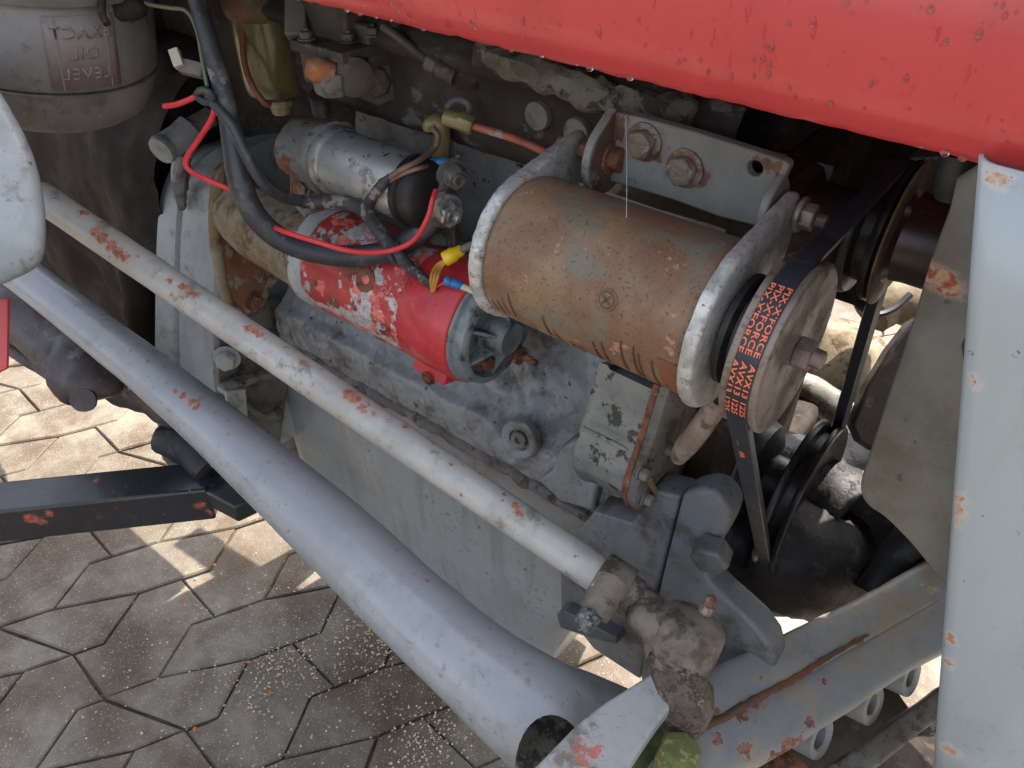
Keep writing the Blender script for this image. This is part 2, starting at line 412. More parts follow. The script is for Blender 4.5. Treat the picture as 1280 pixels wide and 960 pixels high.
b = MB(); b.hexb(PY(1183, 300, .425), -Y, .004, .004); 
M_d0 = mat('black_gap_filler', srgb(44, 40, 38), srgb(34, 32, 31), srgb(60, 52, 46), sc=16, c3thr=.6, c3sc=60, rough=.8, bump=.6, bdist=.002, spec=.2)
wp = thing('gap_filler', V((-.16, .75, .88)), 'black mass added to fill the dark gap behind the fan belt', 'gap filler')  # dark boxes added so the gap behind the belt stays black
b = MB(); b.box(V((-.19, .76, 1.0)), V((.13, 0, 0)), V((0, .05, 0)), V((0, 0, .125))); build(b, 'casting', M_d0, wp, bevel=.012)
b = MB(); b.box(V((-.165, .745, .875)), V((.035, 0, 0)), V((0, .045, 0)), V((0, 0, .045))); build(b, 'lower_filler', M_d0, wp, bevel=.01)
# radiator behind the shroud
M_black = mat('black_rubber', srgb(34, 34, 35), srgb(24, 24, 25), srgb(58, 54, 50), sc=30, c3thr=.6, c3sc=50, rough=.55, bump=.5)
M_alu = mat('bare_aluminium', srgb(176, 182, 186), srgb(140, 146, 150), srgb(96, 98, 98), sc=60, c3thr=.6, c3sc=180, c3w=.06, rough=.45, metal=.75, bump=.5, bsc=320)
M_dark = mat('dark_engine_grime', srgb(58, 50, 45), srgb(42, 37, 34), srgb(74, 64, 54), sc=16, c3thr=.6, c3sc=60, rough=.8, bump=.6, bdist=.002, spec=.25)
M_greydirty = mat('dirty_grey_casting', srgb(110, 107, 100), srgb(92, 88, 80), srgb(68, 58, 48), sc=10, c3thr=.56, c3sc=30, c3w=.05, rough=.6, bump=.5, bdist=.0015, chips=[(srgb(50, 44, 40), .66, 22)])
rad = thing('radiator', V((.06, .62, .6)), 'dark radiator with silver top tank glimpsed under the hood at right', 'radiator')
b = MB(); b.box(V((.063, .62, .91)), V((.058, 0, 0)), V((0, .17, 0)), V((0, 0, .10))); build(b, 'core', M_dark, rad, bevel=.003)
b = MB(); b.box(V((.07, .62, 1.03)), V((.045, 0, 0)), V((0, .18, 0)), V((0, 0, .028))); build(b, 'top_tank', M_alu, rad, bevel=.008)
wn = thing('water_outlet_neck', PY(1170, 270, .66), 'silver topped grey water outlet glimpsed between pulley and cowl', 'outlet')
b = MB(); b.prism([PY(x, y, .66) for x, y in ((1136, 196), (1212, 194), (1212, 215), (1136, 216))], V((0, .05, 0))); build(b, 'silver_rim', M_alu, wn, bevel=.002)
b = MB(); b.prism([PY(x, y, .665) for x, y in ((1132, 216), (1212, 215), (1208, 290), (1136, 272))], V((0, .05, 0))); build(b, 'body', M_greydirty, wn, bevel=.004)
cf = thing('cooling_fan', V((-.01, CFY[0], CFY[1])), 'dark bladed cooling fan partly hidden behind the shroud', 'fan')
for k in range(6):
    a = math.radians(-118+60*k); d = V((0, math.cos(a), math.sin(a))); e = X.cross(d); b = MB(); o_ = V((-.012, CFY[0], CFY[1]))
    rings = []
    for t, wd in ((.02, .018), (.06, .03), (.12, .042), (.155, .045), (.165, .036)):
        rings.append([o_+d*t+e*(wd*q)+X*(.016*q+.0012*z_) for q, z_ in ((-1, -1), (0, -1), (1, -1), (1, 1), (0, 1), (-1, 1))])
    b.rings(rings); build(b, 'blade', M_black, cf, bevel=.0008)
b = MB(); b.lathe(V((-.03, CFY[0], CFY[1])), X, [(0, .03), (.02, .03), (.024, .026)], 32); build(b, 'fan_hub', M_black, cf)
b = MB(); b.tube([PY(1205, 190, .45), PY(1196, 225, .45), PY(1190, 247, .45)], [.011, .011, .009], 16, sm=4); 
tag(build(b, 'rubber_bump_stop', M_black), 'short black rubber stop hanging under the hood beside the cowl', 'rubber stop')

# ================================================================== PULLEYS AND BELT
XP = -.1196                                                # plane of the belt
CD, CF, CC = (.408, .966), (.578, .974), (.606, .668)      # dynamo, fan, crank centres (y, z)
RD, RF, RC = .0535, .052, .080
M_belt = mat('belt_rubber', srgb(44, 47, 54), srgb(36, 38, 44), srgb(60, 60, 60), sc=25, c3thr=.64, c3sc=70, rough=.42, bump=.2, rvar=.08)
M_pulley = mat('worn_pulley_steel', srgb(136, 122, 112), srgb(110, 96, 86), srgb(84, 70, 60), sc=30, c3thr=.58, c3sc=70, c3w=.08, rough=.5, metal=.25, bump=.4)
M_blackst = mat('oily_black_steel', srgb(44, 40, 40), srgb(32, 30, 32), srgb(62, 54, 50), sc=25, c3thr=.6, c3sc=60, rough=.38, metal=.2, bump=.3)
M_brown = mat('brown_fan_hub', srgb(62, 44, 38), srgb(50, 36, 33), srgb(90, 74, 60), sc=12, c3thr=.66, c3sc=80, rough=.38, bump=.25)
M_ochre = mat('sunlit_ochre_flange', srgb(120, 98, 70), srgb(92, 74, 56), sc=30, rough=.6, bump=.4)  # sunlight on the flange is mixed into this ochre
def at(c, x=0): return V((x, c[0], c[1]))
def vpulley(c, x, Ro, wd, mt, parent, hubr, face):
    """two flanges with a V groove"""
    h = wd/2; gr = Ro-.012
    b = MB(); b.lathe(at(c, x), X, [(-h-.005, hubr), (-h-.005, Ro-.002), (-h-.004, Ro), (-h-.0015, Ro), (-h+.0015, Ro-.002), (-h*.55, gr), (0, gr)], 72, caps=(0, 0)); build(b, 'rear_flange', mt, parent, ang=40)
    prof = [(0, gr), (h*.55, gr), (h-.0015, Ro-.002), (h+.0015, Ro), (h+.004, Ro), (h+.005, Ro-.002)]+face
    b = MB(); b.lathe(at(c, x), X, prof, 72, caps=(0, 1)); build(b, 'front_flange', mt, parent, ang=40)
# belt loop: hull of the three wrap circles
tops = RD+.0005, RF-.002, RC-.004
hl = hull2(circ(CD, tops[0], 90)+circ(CF, tops[1], 90)+circ(CC, tops[2], 90))
def resample(poly, n):
    P = [V((a, b, 0)) for a, b in poly]+[V((poly[0][0], poly[0][1], 0))]; L_ = [0]
    for a, b in zip(P, P[1:]): L_.append(L_[-1]+(b-a).length)
    out = []
    for i in range(n):
        s = L_[-1]*i/n; j = max(q for q in range(len(L_)) if L_[q] <= s+1e-9); j = min(j, len(P)-2); t = (s-L_[j])/max(1e-9, L_[j+1]-L_[j]); out.append(P[j].lerp(P[j+1], t))
    return out, L_[-1]
bp, BL = resample(hl, 400)
def beltframe(s):
    i = s/BL*400; k = int(math.floor(i)) % 400; f = i-math.floor(i); a, c = bp[k], bp[(k+1) % 400]; p = a.lerp(c, f)
    t = (bp[(k+2) % 400]-bp[k-1]).normalized(); n = V((t.y, -t.x, 0)); return V((0, p.x, p.y)), V((0, t.x, t.y)), V((0, n.x, n.y))
belt = thing('drive_belt', V((XP, .5, .6)), 'black V-belt with orange printed lettering running over three pulleys', 'belt')
hw = .0068; b = MB(); rings = []
for i in range(400):
    p, t, n = beltframe(BL*i/400)
    rings.append([p+X*(XP-hw), p+X*(XP-hw+.0008)+n*.0006, p+X*(XP+hw-.0008)+n*.0006, p+X*(XP+hw), p+X*(XP+hw-.0025)-n*.008, p+X*(XP-hw+.0025)-n*.008])
rings.append(rings[0]); b.rings(rings, caps=(0, 0)); build(b, 'belt_loop', M_belt, belt, ang=25)
M_print = mat('orange_print', srgb(236, 120, 84), srgb(226, 108, 76), sc=200, rough=.6, bump=0)
M_dull = mat('yellow_print', srgb(150, 140, 90), rough=.7, bump=0)
def belttext(txt, s0, xo, size, name, mt, sq=1.0, clip=None):
    cu = bpy.data.curves.new('t', 'FONT'); cu.body = txt; cu.size = size; cu.offset = size*.022; cu.space_character = 1.04; cu.resolution_u = 2
    to = bpy.data.objects.new('t', cu); S.collection.objects.link(to); dg = bpy.context.evaluated_depsgraph_get(); me = bpy.data.meshes.new_from_object(to.evaluated_get(dg))
    bpy.data.objects.remove(to)
    bm = bmesh.new(); bm.from_mesh(me)
    if clip:
        for co_, no_ in ((V((0, clip[0], 0)), V((0, -1, 0))), (V((0, clip[1], 0)), V((0, 1, 0)))):
            bmesh.ops.bisect_plane(bm, geom=bm.verts[:]+bm.edges[:]+bm.faces[:], plane_co=co_, plane_no=no_, clear_outer=True)
    for k in range(1, 60):
        bmesh.ops.bisect_plane(bm, geom=bm.verts[:]+bm.edges[:]+bm.faces[:], plane_co=V((k*.003, 0, 0)), plane_no=X)
    vs = []; 
    for q in bm.verts:
        p, t, n = beltframe((s0-q.co.x*sq) % BL) if DIRN < 0 else beltframe((s0+q.co.x*sq) % BL)
        vs.append(p+n*.0010+X*(XP+xo+q.co.y))
    bb = MB(); bb.v = vs; bb.f = [tuple(v.index for v in f.verts) for f in bm.faces]; bm.free()
    return build(bb, name, mt, belt)
# s where the belt leaves the top tangent of the dynamo pulley; text runs down the outer (viewer) side
best = min(range(400), key=lambda i: (bp[i].x-(CD[0]-.02))**2+(bp[i].y-(CD[1]+.05))**2)
dirn_t = beltframe(BL*best/400)[1]; DIRN = 1 if dirn_t.z < 0 else -1
S0 = BL*best/400
SZ = .0053
belttext("PIX-X'FORCE  AVX13 1225", S0, -.0021, SZ, 'printed_lettering', M_print, 1.36)
belttext("PIX-X'FORCE  AVX13 1225", S0, .0030, SZ, 'printed_lettering', M_print, 1.36, clip=(-1, .0033))
belttext("PIX-X'FORCE  AVX13 1225", S0, -.0072, SZ, 'printed_lettering', M_print, 1.36, clip=(.0009, 1))
belttext("8086", S0+DIRN*.148, -.002, .005, 'printed_code', M_print, 1.0)
belttext("- - -", S0+DIRN*.130, -.003, .005, 'printed_dashes', M_dull, 1.0)

fan = thing('fan_pulley', at(CF, XP), 'dark fan pulley on a brown hub, upper of the pulleys by the hood', 'pulley')
vpulley(CF, XP, RF, .0136, M_blackst, fan, .01, [(.0125, RF-.006), (.0125, .036), (.012, .03)])
b = MB(); b.lathe(at(CF, XP), X, [(.0115, .02), (.0125, RF-.004), (.014, RF+.001), (.0155, RF+.001), (.0165, RF-.002), (.0165, .03)], 64); build(b, 'front_disc', M_ochre, fan, ang=40)
b = MB(); b.lathe(at(CF, XP), X, [(.0165, .036), (.02, .033), (.028, .0318), (.085, .0318), (.09, .034), (.095, .034)], 56); build(b, 'hub', M_brown, fan)
b = MB(); b.lathe(at(CF, XP), X, [(-.10, .022), (-.02, .022), (-.0118, .03)], 30); build(b, 'pump_shaft_housing', M_dark, fan)
crank = thing('crank_pulley', at(CC, XP), 'oily black crankshaft pulley, lowest on the belt', 'pulley')
vpulley(CC, XP, RC, .0136, M_blackst, crank, .01, [(.0105, RC-.004), (.004, RC-.012), (.000, .04), (.001, .02), (.001, .002)])
b = MB(); b.lathe(at(CC, XP), X, [(-.1, .03), (-.012, .03)], 30); build(b, 'shaft', M_blackst, crank)

# ================================================================== DYNAMO
D0 = W(772, 352, .55); D0 = V((0, D0.y, D0.z)); CDv = V((0, CD[0], CD[1]))
D0 = CDv
XR = axX(D0, 902).x; XL = axX(D0, 660).x
M_dyn = mat('rust_brown_dynamo', srgb(132, 106, 78), srgb(114, 82, 60), srgb(106, 102, 88), sc=18, m2=(.38, .60), c3thr=.55, c3sc=18, c3w=.09, rough=.5, bump=.55, bsc=300,
            chips=[(srgb(132, 98, 76), .63, 80)], fleck=(srgb(92, 62, 48), .61, 460), rvar=.1)
M_drip = mat('dark_oil_drip', srgb(84, 58, 36), srgb(70, 46, 30), sc=80, rough=.3, bump=.1)
M_brk = mat('pale_cast_bracket', srgb(200, 200, 196), srgb(172, 172, 168), srgb(150, 148, 142), sc=50, c3thr=.6, c3sc=130, c3w=.08, rough=.45, metal=.5, bump=.9, bsc=340, bdist=.0012, fleck=(srgb(120, 122, 122), .64, 260))
M_rust = mat('rusty_steel', RUST, RUSTD, srgb(170, 120, 90), sc=60, c3thr=.6, c3sc=120, rough=.8, bump=.7, bdist=.0015)
dyn = thing('dynamo', at(CD, (XL+XR)/2)-Z*.055, 'rust brown cylindrical dynamo with pale cast end brackets above the engine', 'dynamo')
DR = .0520
def P(x): return V((x, D0.y, D0.z))
prof = [(0, DR*.97), (.0015, DR-.0006), (.004, DR)]+[(q, DR) for q in (.05, .1, .15)]+[(XR-XL-.004, DR), (XR-XL-.001, DR*.985)]
b = MB(); b.lathe(P(XL), X, prof, 96, wob=.0002, ws=40); build(b, 'body', M_dyn, dyn, ang=50)
PVY, PVZ = .455, None
pr_ = PX(988, 264, XR+.006); pivot = (pr_.y, pr_.z)
def bracket(x0, x1, name, Rb, lug, mt, wob=.0008, piv=None, xtra=None):
    pts = circ((D0.y, D0.z), Rb, 64)+circ(piv or pivot, lug*.85, 20)
    if xtra: pts += xtra
    hl_ = hull2(pts); rs, _ = resample(hl_, 150)
    b = MB(); rings = []
    c = V((0, D0.y, D0.z))
    for x, sc_ in ((x0, .985), (x0+.002, 1), ((x0+x1)/2, 1.003), (x1-.003, 1), (x1-.0008, .97), (x1, .93)):
        ring = []
        for q in rs:
            p = V((x, c.y+(q.x-c.y)*sc_, c.z+(q.y-c.z)*sc_)); d = (p-V((x, c.y, c.z))).normalized(); p += d*wob*fbm(p, 90, 3); ring.append(p)
        rings.append(ring)
    b.rings(rings); return build(b, name, mt, dyn, ang=45)
bracket(XR+.0005, XR+.0095, 'front_bracket', DR+.0045, .014, M_brk)
pl_ = PX(704, 178, XL-.006); 
bracket(XL-.0095, XL-.0005, 'rear_bracket', DR+.0035, .014, M_brk, piv=(pivot[0], pivot[1]))
# foot of the front bracket (adjusting lug) and the stub below it
# screw
def dpt(px, py):                                         # point on the dynamo body under a pixel
    r = ray(px, py); a = r.y**2+r.z**2; oy, oz = C0.y-D0.y, C0.z-D0.z; bq = 2*(r.y*oy+r.z*oz); cq = oy*oy+oz*oz-DR*DR; t = (-bq-math.sqrt(max(0, bq*bq-4*a*cq)))/(2*a); return C0+r*t
p = dpt(759, 375); n = V((0, p.y-D0.y, p.z-D0.z)).normalized()
b = MB(); b.lathe(p+n*.0002, n, [(-.002, .0071), (.0004, .0071), (.0009, .0066), (.0004, .0058), (-.0008, .0054), (-.0002, .0050), (.0008, .0044), (.0009, .0005)], 30); scr = build(b, 'pole_screw', M_dyn, dyn)
u_, v_ = X, n.cross(X)
for a in (.9, .9+math.pi/2):
    d = (u_*math.cos(a)+v_*math.sin(a)); e = n.cross(d); bb = MB(); bb.box(p+n*.0010, d*.0036, e*.0008, n*.00035); build(bb, 'cross_slot', mat_slot if 'mat_slot' in globals() else M_drip, scr)
# oil drips: thin curved runs on the lower side
ax_, ay_ = None, None
def dang(px, py): q = dpt(px, py); return q.x, math.atan2(q.z-D0.z, q.y-D0.y)
drips = [((604, 372), 14, 1.0), ((615, 373), 14, 1.0), ((622, 375), 16, 1.5), ((628, 374), 18, 1), ((635, 366), 26, 1.2), ((664, 403), 14, 1.2), ((678, 394), 24, 1.6), ((692, 412), 18, 1.5), ((713, 426), 10, 1.6), ((724, 432), 14, 1.5), ((741, 426), 26, 1.8), ((752, 427), 26, 1.4), ((776, 424), 36, 1.4), ((792, 432), 36, 1.6), ((798, 440), 34, 1.2), ((815, 450), 34, 1.7)]
for (px, py), ln, wd in drips:
    x, a = dang(px, py); a2 = a+math.radians(ln*1.0)
    L_, R_ = [], []; x0 = x
    for k in range(15):
        t = k/14; aa = a+(a2-a)*t; rr = DR+.00055; wv = .00075*wd*(.35+.65*t)*(1+.3*nz((x*50, k*.5, 0), 1)); xx = x0+.0018*t+.0006*nz((x*90, k*.3, 3), 1)
        L_.append(V((xx-wv, D0.y+rr*math.cos(aa), D0.z+rr*math.sin(aa)))); R_.append(V((xx+wv, D0.y+rr*math.cos(aa), D0.z+rr*math.sin(aa))))
    b = MB(); b.rings([L_, R_], caps=(0, 0), closed=False); build(b, 'oil_drip', M_drip, dyn)
x, a = dang(835, 452)
b = MB(); gr = []
for k in range(12):
    t = k/11; aa = a+math.radians(42)*t; hwid = .0075*(1-.35*t)*(1+.15*nz((k*.8, 0, 0), 1)); gr.append([V((x+hwid*(q*2-1)+.002*t, D0.y+(DR+.0005)*math.cos(aa), D0.z+(DR+.0005)*math.sin(aa))) for q in (0, .5, 1)])
b.rings(gr, caps=(0, 0), closed=False); build(b, 'oil_stain', mat('brown_stain', srgb(120, 76, 50), srgb(110, 66, 44), sc=70, rough=.5, bump=.2), dyn)
# pulley of the dynamo
b = MB()
vpulley(CD, XP, RD+.001, .0136, M_pulley, dyn, .01, [(.0118, RD-.003), (.0116, RD-.012), (.0108, .026), (.0112, .020)])
b = MB(); b.hexb(at(CD, XP+.0115), X, .0105, .010); build(b, 'pulley_nut', M_pulley, dyn, bevel=.0006)
b = MB(); b.lathe(at(CD, XP+.02), X, [(0, .006), (.007, .006), (.008, .0052)], 20); build(b, 'shaft_end', M_pulley, dyn)
b = MB(); b.lathe(at(CD, XP-.03), X, [(0, .014), (.022, .014)], 24); build(b, 'shaft', M_pulley, dyn)
b = MB(); b.lathe(at(CD, XR+.012), X, [(0, .036), (.004, .036), (.006, .03), (XP-XR-.02, .03)], 40); build(b, 'cooling_fan', M_black, dyn)
b = MB(); b.lathe(V((0, pivot[0], pivot[1]))+X*(XR-.002), X, [(0, .0078), (.012, .0078), (.014, .0115), (.0165, .0115), (.017, .0105)], 24); 
b.hexb(V((XR+.015, pivot[0], pivot[1])), X, .0088, .008); b.lathe(V((XR+.023, pivot[0], pivot[1])), X, [(0, .0042), (.006, .0042), (.007, .0035)], 16)
build(b, 'pivot_nut', M_pulley, dyn, bevel=.0005)
b = MB(); b.lathe(V((XL-.02, pivot[0], pivot[1])), X, [(0, .005), (.03, .005), (.046, .0048)], 16, wob=.0004, ws=100); b.hexb(V((XL+.001, pivot[0], pivot[1])), X, .0078, .007); build(b, 'pivot_bolt', M_rust, dyn, bevel=.0005)
# adjusting arm stub
b = MB(); b.tube([PY(900, 500, .425), PY(876, 535, .42), PY(856, 560, .42), PY(847, 574, .42)], [.008, .0085, .0085, .0055], 10, sm=3)
tag(build(b, 'adjusting_arm', M_pulley, ang=50), 'short worn steel arm end sticking out below the dynamo bracket', 'adjusting arm')

# ================================================================== ENGINE BLOCK
def interp(prof, t):                                     # prof list of (y,z), t in 0..1 by length
    L_ = [0]
    for a, b in zip(prof, prof[1:]): L_.append(L_[-1]+math.hypot(b[0]-a[0], b[1]-a[1]))
    s = t*L_[-1]
    for i in range(len(prof)-1):
        if s <= L_[i+1]+1e-9: f = (s-L_[i])/(L_[i+1]-L_[i]); return prof[i][0]+(prof[i+1][0]-prof[i][0])*f, prof[i][1]+(prof[i+1][1]-prof[i][1])*f
    return prof[-1]
def bump_at(p, c, r, h, fl=.6):                          # soft-edged boss
    d = (p-c).length/r
    return h if d < fl else (h*(1-((d-fl)/(1-fl)))**1 if d < 1 else 0)
def relief(prof, x0, x1, nx, ns, fn):
    b = MB(); rings = []
    for i in range(nx+1):
        x = x0+(x1-x0)*i/nx; ring = []
        for j in range(ns+1):
            y, z = interp(prof, j/ns); ring.append(fn(V((x, y, z)), j/ns))
        rings.append(ring)
    return b.rings(rings, caps=(0, 0), closed=False)
engine = thing('engine_block', V((-.5, .66, .3)), 'grey painted cast iron engine block and sump with grime and worn paint', 'engine')
M_crank = mat('grey_crankcase_paint', srgb(136, 140, 142), srgb(118, 121, 122), srgb(84, 76, 66), sc=6, c3thr=.58, c3sc=16, c3w=.09, rough=.42, bump=.45, bdist=.0015, bsc=180, coat=.15,
              fleck=(srgb(52, 50, 50), .66, 95), chips=[(srgb(62, 56, 52), .69, 26)])
M_sump = mat('grey_sump_paint', srgb(138, 142, 144), srgb(126, 130, 132), srgb(118, 108, 96), sc=5, c3thr=.64, c3sc=7, c3w=.12, rough=.4, bump=.2, bsc=140, coat=.2, chips=[(srgb(70, 64, 60), .70, 50), (srgb(146, 148, 148), .70, 65)], wear=1.0)
M_upper = mat('grimy_upper_casting', srgb(60, 53, 48), srgb(46, 40, 37), srgb(96, 92, 86), sc=8, c3thr=.60, c3sc=16, c3w=.03, rough=.65, bump=.55, bdist=.002, spec=.3, chips=[(srgb(54, 42, 38), .62, 14)])
boss = PY(645, 553, .51)
def fcrank(p, t):
    q = p.copy(); d = 0
    d += .0035*fbm(p, 9, 3)+.0016*fbm(p, 34, 4)
    d += bump_at(V((p.x, 0, p.z)), V((boss.x, 0, boss.z)), .028, .012, .55)
    gr = V((PY(590, 535, .52).x, 0, PY(590, 535, .52).z)); 
    if .62 < p.z < .70: d += .0022*fbm(p, 120, 3)*(1 if p.z < .66 else .5)
    d += .010*max(0, 1-abs(p.x+.335+.5*(p.z-.72))/.03)*(1 if p.z > .68 else 0)*.6
    q.y -= d; q.z += .2*d
    return q
pc = [(.60, 1.0), (.602, .9), (.60, .84), (.588, .79), (.565, .745), (.54, .705), (.522, .682), (.512, .672), (.505, .668), (.498, .664), (.496, .640), (.498, .616), (.51, .608)]
o = build(relief(pc, -.80, -.17, 330, 120, fcrank), 'crankcase', M_crank, engine, ang=60)
def fsump(p, t):
    q = p.copy(); d = .006*fbm(p, 5, 3)+.0012*fbm(p, 30, 4)+.004*max(0, math.sin(p.x*30+1))*max(0, min(1, (.60-p.z)/.05))
    dl = p.x+.87
    if dl < .02: q.y += .02*(1-dl/.02)**2
    k = min(1, max(0, (-.33-p.x)/.06)); q.z -= .20*k*max(0, min(1, (.52-p.z)/.16))
    q.y -= d; return q
ps = [(.508, .610), (.504, .595), (.505, .56), (.510, .50), (.520, .43), (.534, .375), (.556, .335), (.80, .31)]
build(relief(ps, -.87, -.25, 200, 60, fsump), 'sump', M_sump, engine, ang=60)
M_gasket = mat('gritty_flange', srgb(92, 88, 84), srgb(112, 112, 110), srgb(62, 54, 46), sc=40, c3thr=.56, c3sc=60, rough=.75, bump=.9, bdist=.002)
b = MB(); b.tube([V((x_, .5, .611+.002*nz((x_*4, 0, 0), 9))) for x_ in [-.86+.01*i for i in range(66)]], .0078, 12, wob=.0035, ws=60); build(b, 'sump_gasket_flange', M_gasket, engine)
def fup(p, t):
    q = p.copy(); d = .003*fbm(p, 10, 3)+.0012*fbm(p, 50, 3)
    q.y -= d; return q
pu = [(.62, .95), (.565, .947), (.548, .950), (.540, .960), (.538, .985), (.536, 1.015), (.530, 1.026), (.516, 1.032), (.512, 1.042), (.524, 1.056), (.545, 1.062), (.552, 1.10), (.556, 1.22)]
build(relief(pu, -.74, -.215, 240, 90, fup), 'upper_casting', M_upper, engine, ang=60)
b = MB(); b.box(V((-.5, .72, .80)), V((.29, 0, 0)), V((0, .11, 0)), V((0, 0, .42))); build(b, 'inner_block', M_dark, engine, bevel=.01)
b = MB(); b.box(V((-.5, .70, .48)), V((.33, 0, 0)), V((0, .12, 0)), V((0, 0, .14))); build(b, 'lower_block', M_dark, engine, bevel=.01)
b = MB(); b.box(V((-.905, .66, .42)), V((.032, 0, 0)), V((0, .14, 0)), V((0, 0, .19))); build(b, 'rear_flange_block', M_greydirty, engine, bevel=.01)
M_ledge = mat('rough_painted_ledge', srgb(108, 104, 90), srgb(84, 78, 66), srgb(60, 50, 44), sc=30, c3thr=.56, c3sc=60, rough=.85, bump=1.2, bdist=.003)
for (px, py, r_) in ((671, 145, .0125), (720, 166, .0125)):
    c = PY(px, py, .534); b = MB(); b.lathe(c, V((0, -1, 0)), [(-.008, r_), (.0, r_), (.0015, r_*.93), (.0008, r_*.75), (.0016, .001)], 36); build(b, 'core_plug', M_greydirty, engine)
b = MB(); b.tube([PY(q, r_, .515) for q, r_ in ((604, 66), (640, 78), (700, 98), (760, 118), (820, 137), (868, 152))], .013, 12, sm=6, wob=.006, ws=45); build(b, 'gasket_ledge', M_ledge, engine)
# drain plug in its boss
c = PY(647, 551, .492); nrm = V((.1, -1, .25)).normalized()
b = MB(); b.lathe(c, nrm, [(-.01, .024), (-.002, .0225), (0, .019), (-.002, .0125), (-.006, .0115)], 34, caps=(0, 1), wob=.0008); build(b, 'boss_rim', M_crank, engine, ang=50)
b = MB(); b.lathe(c-nrm*.004, nrm, [(-.002, .0095), (.003, .0095), (.004, .0085), (.004, .004), (.000, .0035)], 20); build(b, 'plug', M_greydirty, engine, ang=40)
# web beside the drain plug, raised rib and lump
b = MB(); b.tube([PY(518, 502, .515), PY(500, 506, .512), PY(488, 512, .512)], [.007, .011, .006], 10, sm=3, wob=.004, ws=70); build(b, 'casting_lug', M_gasket, engine)
b = MB()
po = [(700, 560), (722, 548), (738, 556), (748, 600), (742, 640), (700, 628), (672, 600), (690, 588)]
b.prism([PY(x, y, .488) for x, y in po], V((0, .03, 0))); build(b, 'step_rib', M_crank, engine, bevel=.004, seg=3)
# power take-off / pump housing under the dynamo
M_pump = mat('flaked_pump_housing', srgb(128, 128, 120), srgb(112, 113, 108), srgb(58, 50, 44), sc=20, c3thr=.54, c3sc=22, c3w=.012, rough=.5, bump=.6, bdist=.0015, chips=[(srgb(150, 158, 158), .64, 40)])
xp_ = PY(806, 560, .455).x
flo = [(824, 486), (816, 512), (808, 540), (796, 575), (787, 602), (784, 620), (790, 634), (802, 634), (818, 622), (838, 590), (858, 540), (868, 500), (850, 480)]
pumpo = thing('gear_pump_housing', PX(800, 634, xp_), 'boxy flaked grey pump housing with oily seams under the dynamo', 'pump housing')
fl3 = [PX(x, y, xp_) for x, y in flo]; cc_ = sum(fl3, V())/len(fl3)
dense = []
for i in range(len(fl3)):
    a, b2 = fl3[i], fl3[(i+1) % len(fl3)]
    for k in range(5): dense.append(a.lerp(b2, k/5))
def pr2(sc_, dx, wob=.0007): return [cc_+(p-cc_)*sc_+X*dx+V((0, wob*fbm(p+X*dx, 60, 2), wob*fbm(p+X*dx+V((3, 0, 0)), 60, 2))) for p in dense]
b = MB(); b.rings([pr2(.93, -.060), pr2(1.0, -.057), pr2(1.0, -.050), pr2(.95, -.047), pr2(.95, -.006)]); build(b, 'body', M_pump, pumpo, ang=40)
b = MB(); b.rings([pr2(1.02, -.0055), pr2(1.04, -.0045), pr2(1.04, -.001), pr2(1.02, 0)]); build(b, 'joint_gasket', M_rust, pumpo, ang=40)
b = MB(); b.rings([pr2(1.03, .0005), pr2(1.05, .0015), pr2(1.05, .009), pr2(.9, .0125)]); build(b, 'cover_plate', M_greydirty, pumpo, ang=40)
b = MB(); b.tube([cc_+(dense[20]-cc_)*.97+X*(-.05+.004*i) for i in range(12)], .0022, 8, wob=.001); b.v = [p+V((0, -.001, .033)) for p in b.v]; build(b, 'ridge', M_pump, pumpo)
for (px, py) in ((800, 590), (806, 622), (832, 560)):
    b = MB(); b.hexb(PX(px, py, xp_+.0125), X, .0058, .007, 1); build(b, 'cover_bolt', M_greydirty, pumpo, bevel=.0004)
b = MB(); b.tube([PX(812, 600, xp_+.014), PX(818, 612, xp_+.016), PX(822, 622, xp_+.014)], .003, 8); build(b, 'clip', M_ochre, pumpo)
# dark recess casting beneath (seen as black triangle) and front of engine
front = thing('timing_case', V((-.19, .6, .45)), 'black greasy timing case behind the pulleys', 'timing case')
b = MB(); b.box(V((-.195, .62, .80)), V((.022, 0, 0)), V((0, .10, 0)), V((0, 0, .20))); build(b, 'case', M_dark, front, bevel=.012)
b = MB(); b.box(V((-.215, .62, .54)), V((.03, 0, 0)), V((0, .12, 0)), V((0, 0, .08))); build(b, 'lower_case', M_black, front, bevel=.02)
b = MB(); b.lathe(V((-.175, CC[0], CC[1])), X, [(0, .06), (.012, .056), (.02, .04)], 40); build(b, 'seal_boss', M_black, front)
# front support plates
sup = thing('engine_support_plate', PY(900, 840, .45), 'dark grey engine support plate with a slanted front edge and big bolt', 'support plate')
po = [(852, 618), (880, 612), (900, 622), (912, 645), (902, 672), (886, 700), (883, 724), (905, 748), (962, 808), (950, 870), (840, 880), (800, 850), (822, 742)]
M_sup = mat('grey_support_paint', srgb(112, 116, 120), srgb(98, 101, 104), srgb(82, 78, 72), sc=9, c3thr=.56, c3sc=22, c3w=.08, rough=.5, bump=.5, bdist=.0015, chips=[(srgb(64, 58, 54), .70, 40)], wear=.9)
b = MB(); pf_ = catmull([PY(x, y, .447) for x, y in po+[po[0]]], 3)[:-1]; b.rings([pf_, [p+V((0, .028, 0)) for p in pf_]]); build(b, 'front_plate', M_sup, sup, bevel=.005, seg=3)
po = [(742, 640), (790, 655), (815, 612), (850, 622), (821, 742), (800, 850), (742, 812), (700, 760), (700, 690)]
b = MB(); b.prism([PY(x, y, .452) for x, y in po], V((0, .03, 0))); build(b, 'rear_plate', M_sup, sup, bevel=.003, seg=3)
